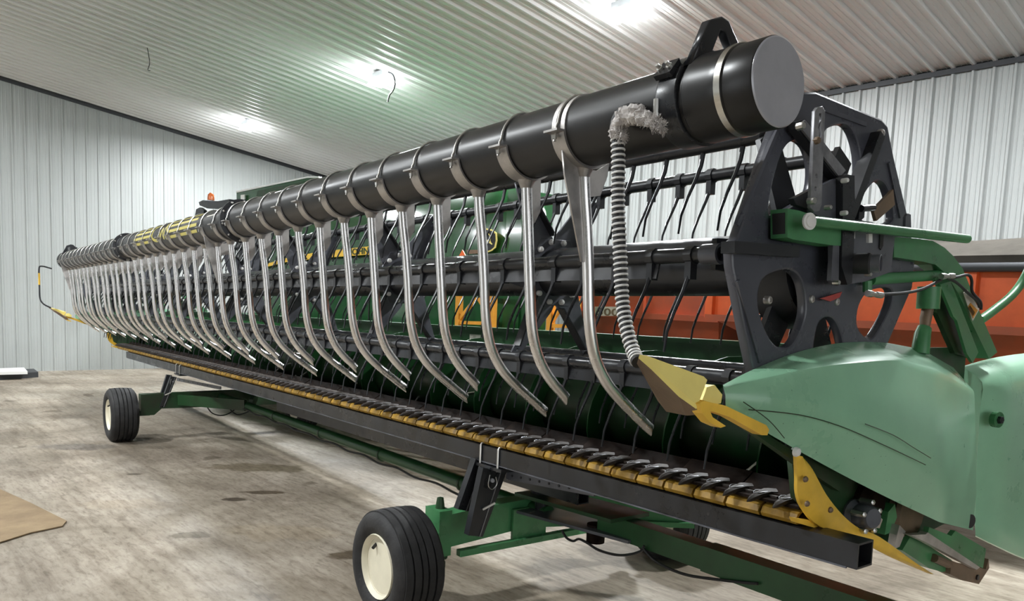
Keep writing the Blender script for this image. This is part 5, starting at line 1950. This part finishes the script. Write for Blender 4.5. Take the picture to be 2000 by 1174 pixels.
# amber guard frame standing between header and combine
gf = root('guard_frame', 'amber yellow tubular guard frame with diagonal braces standing behind the header', 'frame', (-7.6, 5.25, 0.0), ROOM)
pts = [(-6.595,5.25,1.681),(-6.045,5.25,1.68),(-5.21,5.25,1.695),(-4.89,5.25,1.704)]
for p in pts:
    s = MB()
    s.box((p[0] - 0.03, 5.22, 0.0), (p[0] + 0.03, 5.28, 1.78))
    part('post', s, 'orange_yellow', gf, (0, 0, 0), False)
hz_ = [(-6.585,5.25,1.491),(-6.035,5.25,1.504),(-5.199,5.25,1.518),(-4.878,5.25,1.533),(-6.593,5.25,1.632),(-6.043,5.25,1.649)]
for a, b in ((0, 1), (2, 3)):
    for dz in (0.0, 0.42, -0.45):
        s = MB()
        s.bar((pts[a][0], 5.25, hz_[a][2] + dz), (pts[b][0], 5.25, hz_[b][2] + dz), 0.03, 0.035)
        part('rail', s, 'orange_yellow', gf, (0, 0, 0), False)
    s = MB()
    s.bar((pts[a][0], 5.25, hz_[a][2] + 0.02), ((pts[a][0] + pts[b][0]) / 2, 5.25, 1.75), 0.03, 0.035)
    part('diagonal_brace', s, 'orange_yellow', gf, (0, 0, 0), False)
    s = MB()
    s.bar((pts[b][0], 5.25, hz_[b][2] + 0.02), ((pts[a][0] + pts[b][0]) / 2 + 0.05, 5.25, 1.75), 0.03, 0.035)
    part('diagonal_brace', s, 'orange_yellow', gf, (0, 0, 0), False)
s = MB()
s.prism([(-6.205,5.3,1.63),(-6.142,5.3,1.669),(-6.118,5.3,1.538),(-6.138,5.3,1.458),(-6.205,5.3,1.497)], (0, 0.01, 0))
part('white_panel', s.mesh('m', True), 'white', gf, (0, 0, 0), False)

# ================================================================ grain wagons (room frame)
def wagon(name, label, x0, x1, y0, y1, zs, zt, zb, m_side, m_low, tarp):
    o_ = root(name, label, 'wagon', ((x0 + x1) / 2, (y0 + y1) / 2, 0), ROOM)
    s = MB()
    t = 0.04
    for a, b in (((x0, y0), (x1, y0 + t)), ((x0, y1 - t), (x1, y1)), ((x0, y0 + t), (x0 + t, y1 - t)), ((x1 - t, y0 + t), (x1, y1 - t))):
        s = MB()
        s.box((a[0], a[1], zs), (b[0], b[1], zt))
        part('side_panel', s, m_side, o_, (0, 0, 0), False)
    yc = (y0 + y1) / 2
    s = MB()
    xm = (x0 + x1) / 2
    A = [(x0, y0, zs), (x1, y0, zs), (x1, y1, zs), (x0, y1, zs)]
    B = [(xm - 0.5, yc - 0.3, zb), (xm + 0.5, yc - 0.3, zb), (xm + 0.5, yc + 0.3, zb), (xm - 0.5, yc + 0.3, zb)]
    s.add(A + B, [(0, 1, 5, 4), (1, 2, 6, 5), (2, 3, 7, 6), (3, 0, 4, 7), (4, 5, 6, 7)])
    part('hopper', s.mesh('m', True), m_low, o_, (0, 0, 0), False)
    n_ = max(2, int((x1 - x0) / 1.0))
    for k in range(n_ + 1):
        x = x0 + (x1 - x0) * k / n_
        s = MB()
        s.box((x - 0.04, y0 - 0.05, zs), (x + 0.04, y0, zt))
        part('side_rib', s, m_side, o_, (0, 0, 0), False)
    s = MB()
    s.box((x0 - 0.03, y0 - 0.06, zs - 0.03), (x1 + 0.03, y0, zs + 0.03))
    part('lower_rail', s, m_low, o_, (0, 0, 0), False)
    for x in (xm - 0.95, xm + 0.95):
        for y in (y0 + 0.25, y1 - 0.25):
            s = MB()
            s.lathe([(0.2, -0.15), (0.40, -0.15), (0.45, -0.1), (0.45, 0.1), (0.40, 0.15), (0.2, 0.15)], (x, y, 0.45), (0, 1, 0), 28)
            w_ = part('wheel', s, 'rubber', o_)
            s = MB()
            s.lathe([(0, -0.05), (0.15, -0.05), (0.21, -0.14), (0.21, 0.14), (0.15, 0.05), (0, 0.05)], (x, y, 0.45), (0, 1, 0), 20)
            part('rim', s, 'white', w_)
        s = MB()
        s.bar((x, y0 + 0.25, 0.45), (x, y1 - 0.25, 0.45), 0.09, 0.09)
        part('axle', s, 'black', o_, (0, 0, 0), False)
        for y in (y0 + 0.45, y1 - 0.45):
            s = MB()
            s.bar((x, y, 0.5), (x, y, zs - 0.25), 0.08, 0.08, (0, 1, 0))
            part('post', s, 'black', o_, (0, 0, 0), False)
    if tarp:
        s = MB()
        rows = []
        for i in range(13):
            x = x0 - 0.05 + (x1 - x0 + 0.1) * i / 12
            sag = 0.015 * math.sin(i * 2.1)
            rows.append([(x, y0 - 0.06, zt - 0.06), (x, y0 - 0.05, zt + 0.06), (x, y0 + 0.25, zt + 0.20 + sag), (x, yc, zt + 0.30 + sag), (x, y1 - 0.25, zt + 0.20 + sag), (x, y1 + 0.05, zt + 0.06), (x, y1 + 0.06, zt - 0.06)])
        s.grid(rows)
        part('tarp', s, 'tarp', o_)
        s = MB()
        s.cyl((x0 - 0.06, y0 - 0.07, zt - 0.03), (x1 + 0.06, y0 - 0.07, zt - 0.03), 0.035, n=12)
        part('tarp_roller', s, 'trim', o_)
    return o_


Wq = [(-4.361,6.6,1.658),(-1.802,6.6,2.149),(-1.748,6.6,1.741)]
w1 = wagon('grain_wagon', 'bright orange grain wagon with a rolled grey tarp behind the reel arm', Wq[0][0], 0.2, 6.6, 9.0, Wq[0][2], Wq[1][2], 0.75, 'orange', 'orange_dark', True)
Vq = [(-6.402,6.9,1.706),(-4.223,6.9,1.659),(-6.104,6.9,1.614),(-5.773,6.9,1.632),(-6.11,6.9,1.709)]
w2 = wagon('grain_wagon', 'dark orange grain wagon marked 500 behind the corrugated hose', Vq[0][0], Wq[0][0] - 0.1, 6.9, 9.1, Vq[1][2] - 0.02, 2.0, 0.75, 'orange_dark', 'orange_dark', False)
s = MB()
s.prism([(p[0], 6.838, p[2]) for p in [(-6.09,6.85,1.72),(-5.723,6.85,1.73),(-5.716,6.85,1.627),(-6.083,6.85,1.613)]], (0, 0.006, 0))
stk = part('number_sticker', s.mesh('m', True), 'decal', w2, (0, 0, 0), False)
nq = [(-6.05,6.83,1.626),(-5.715,6.83,1.638),(-6.056,6.83,1.708)]
tm = text_mesh('500', 0.2, 0.002, 0.003)
wdt = max(v.co.x for v in tm.vertices)
hgt = max(v.co.y for v in tm.vertices)
for v in tm.vertices:
    v.co = Vector((v.co.x / wdt * (nq[1][0] - nq[0][0]), -v.co.z, v.co.y / hgt * (nq[2][2] - nq[0][2])))
part('number', tm, 'brown', stk, nq[0], False)

# ================================================================ things on the floor
sh = MB()
pp = [(-9.006,0.124,0),(-7.6,0.508,0),(-7.007,0.667,0),(-6.618,0.759,0),(-6.346,0.824,0),(-6.22,0.781,0),(-6.148,0.581,0),(-6.003,0.393,0),(-5.845,-0.013,0)]
sh.prism([(p[0], p[1], 0.004) for p in pp], (0, 0, 0.008))
thing('floor_sheet', sh, 'mat_tan', 'flat tan sheet lying on the concrete at the lower left', 'sheet', (0, 0, 0), None, None, False)
bq = [(-16.266,0.691,0),(-16.908,1.781,0),(-17.62,1.781,-0),(-17.157,0.731,0)]
b = MB()
b.prism([(p[0], p[1], 0.0) for p in bq], (0, 0, 0.10))
thing('dark_board', b, 'trim', 'dark board lying on the floor by the left wall, under a white panel', 'board', (0, 0, 0), None, None, False)
bq2 = [(-16.418,0.7,0.1),(-16.507,1.573,0.1),(-17.323,1.594,0.1),(-17.083,0.73,0.1)]
b = MB()
b.prism([(p[0], p[1], 0.102) for p in bq2], (0, 0, 0.05))
thing('white_panel', b, 'white', 'white panel lying on a dark board by the left wall', 'panel', (0, 0, 0), None, None, False)
SC.view_layers[0].update()
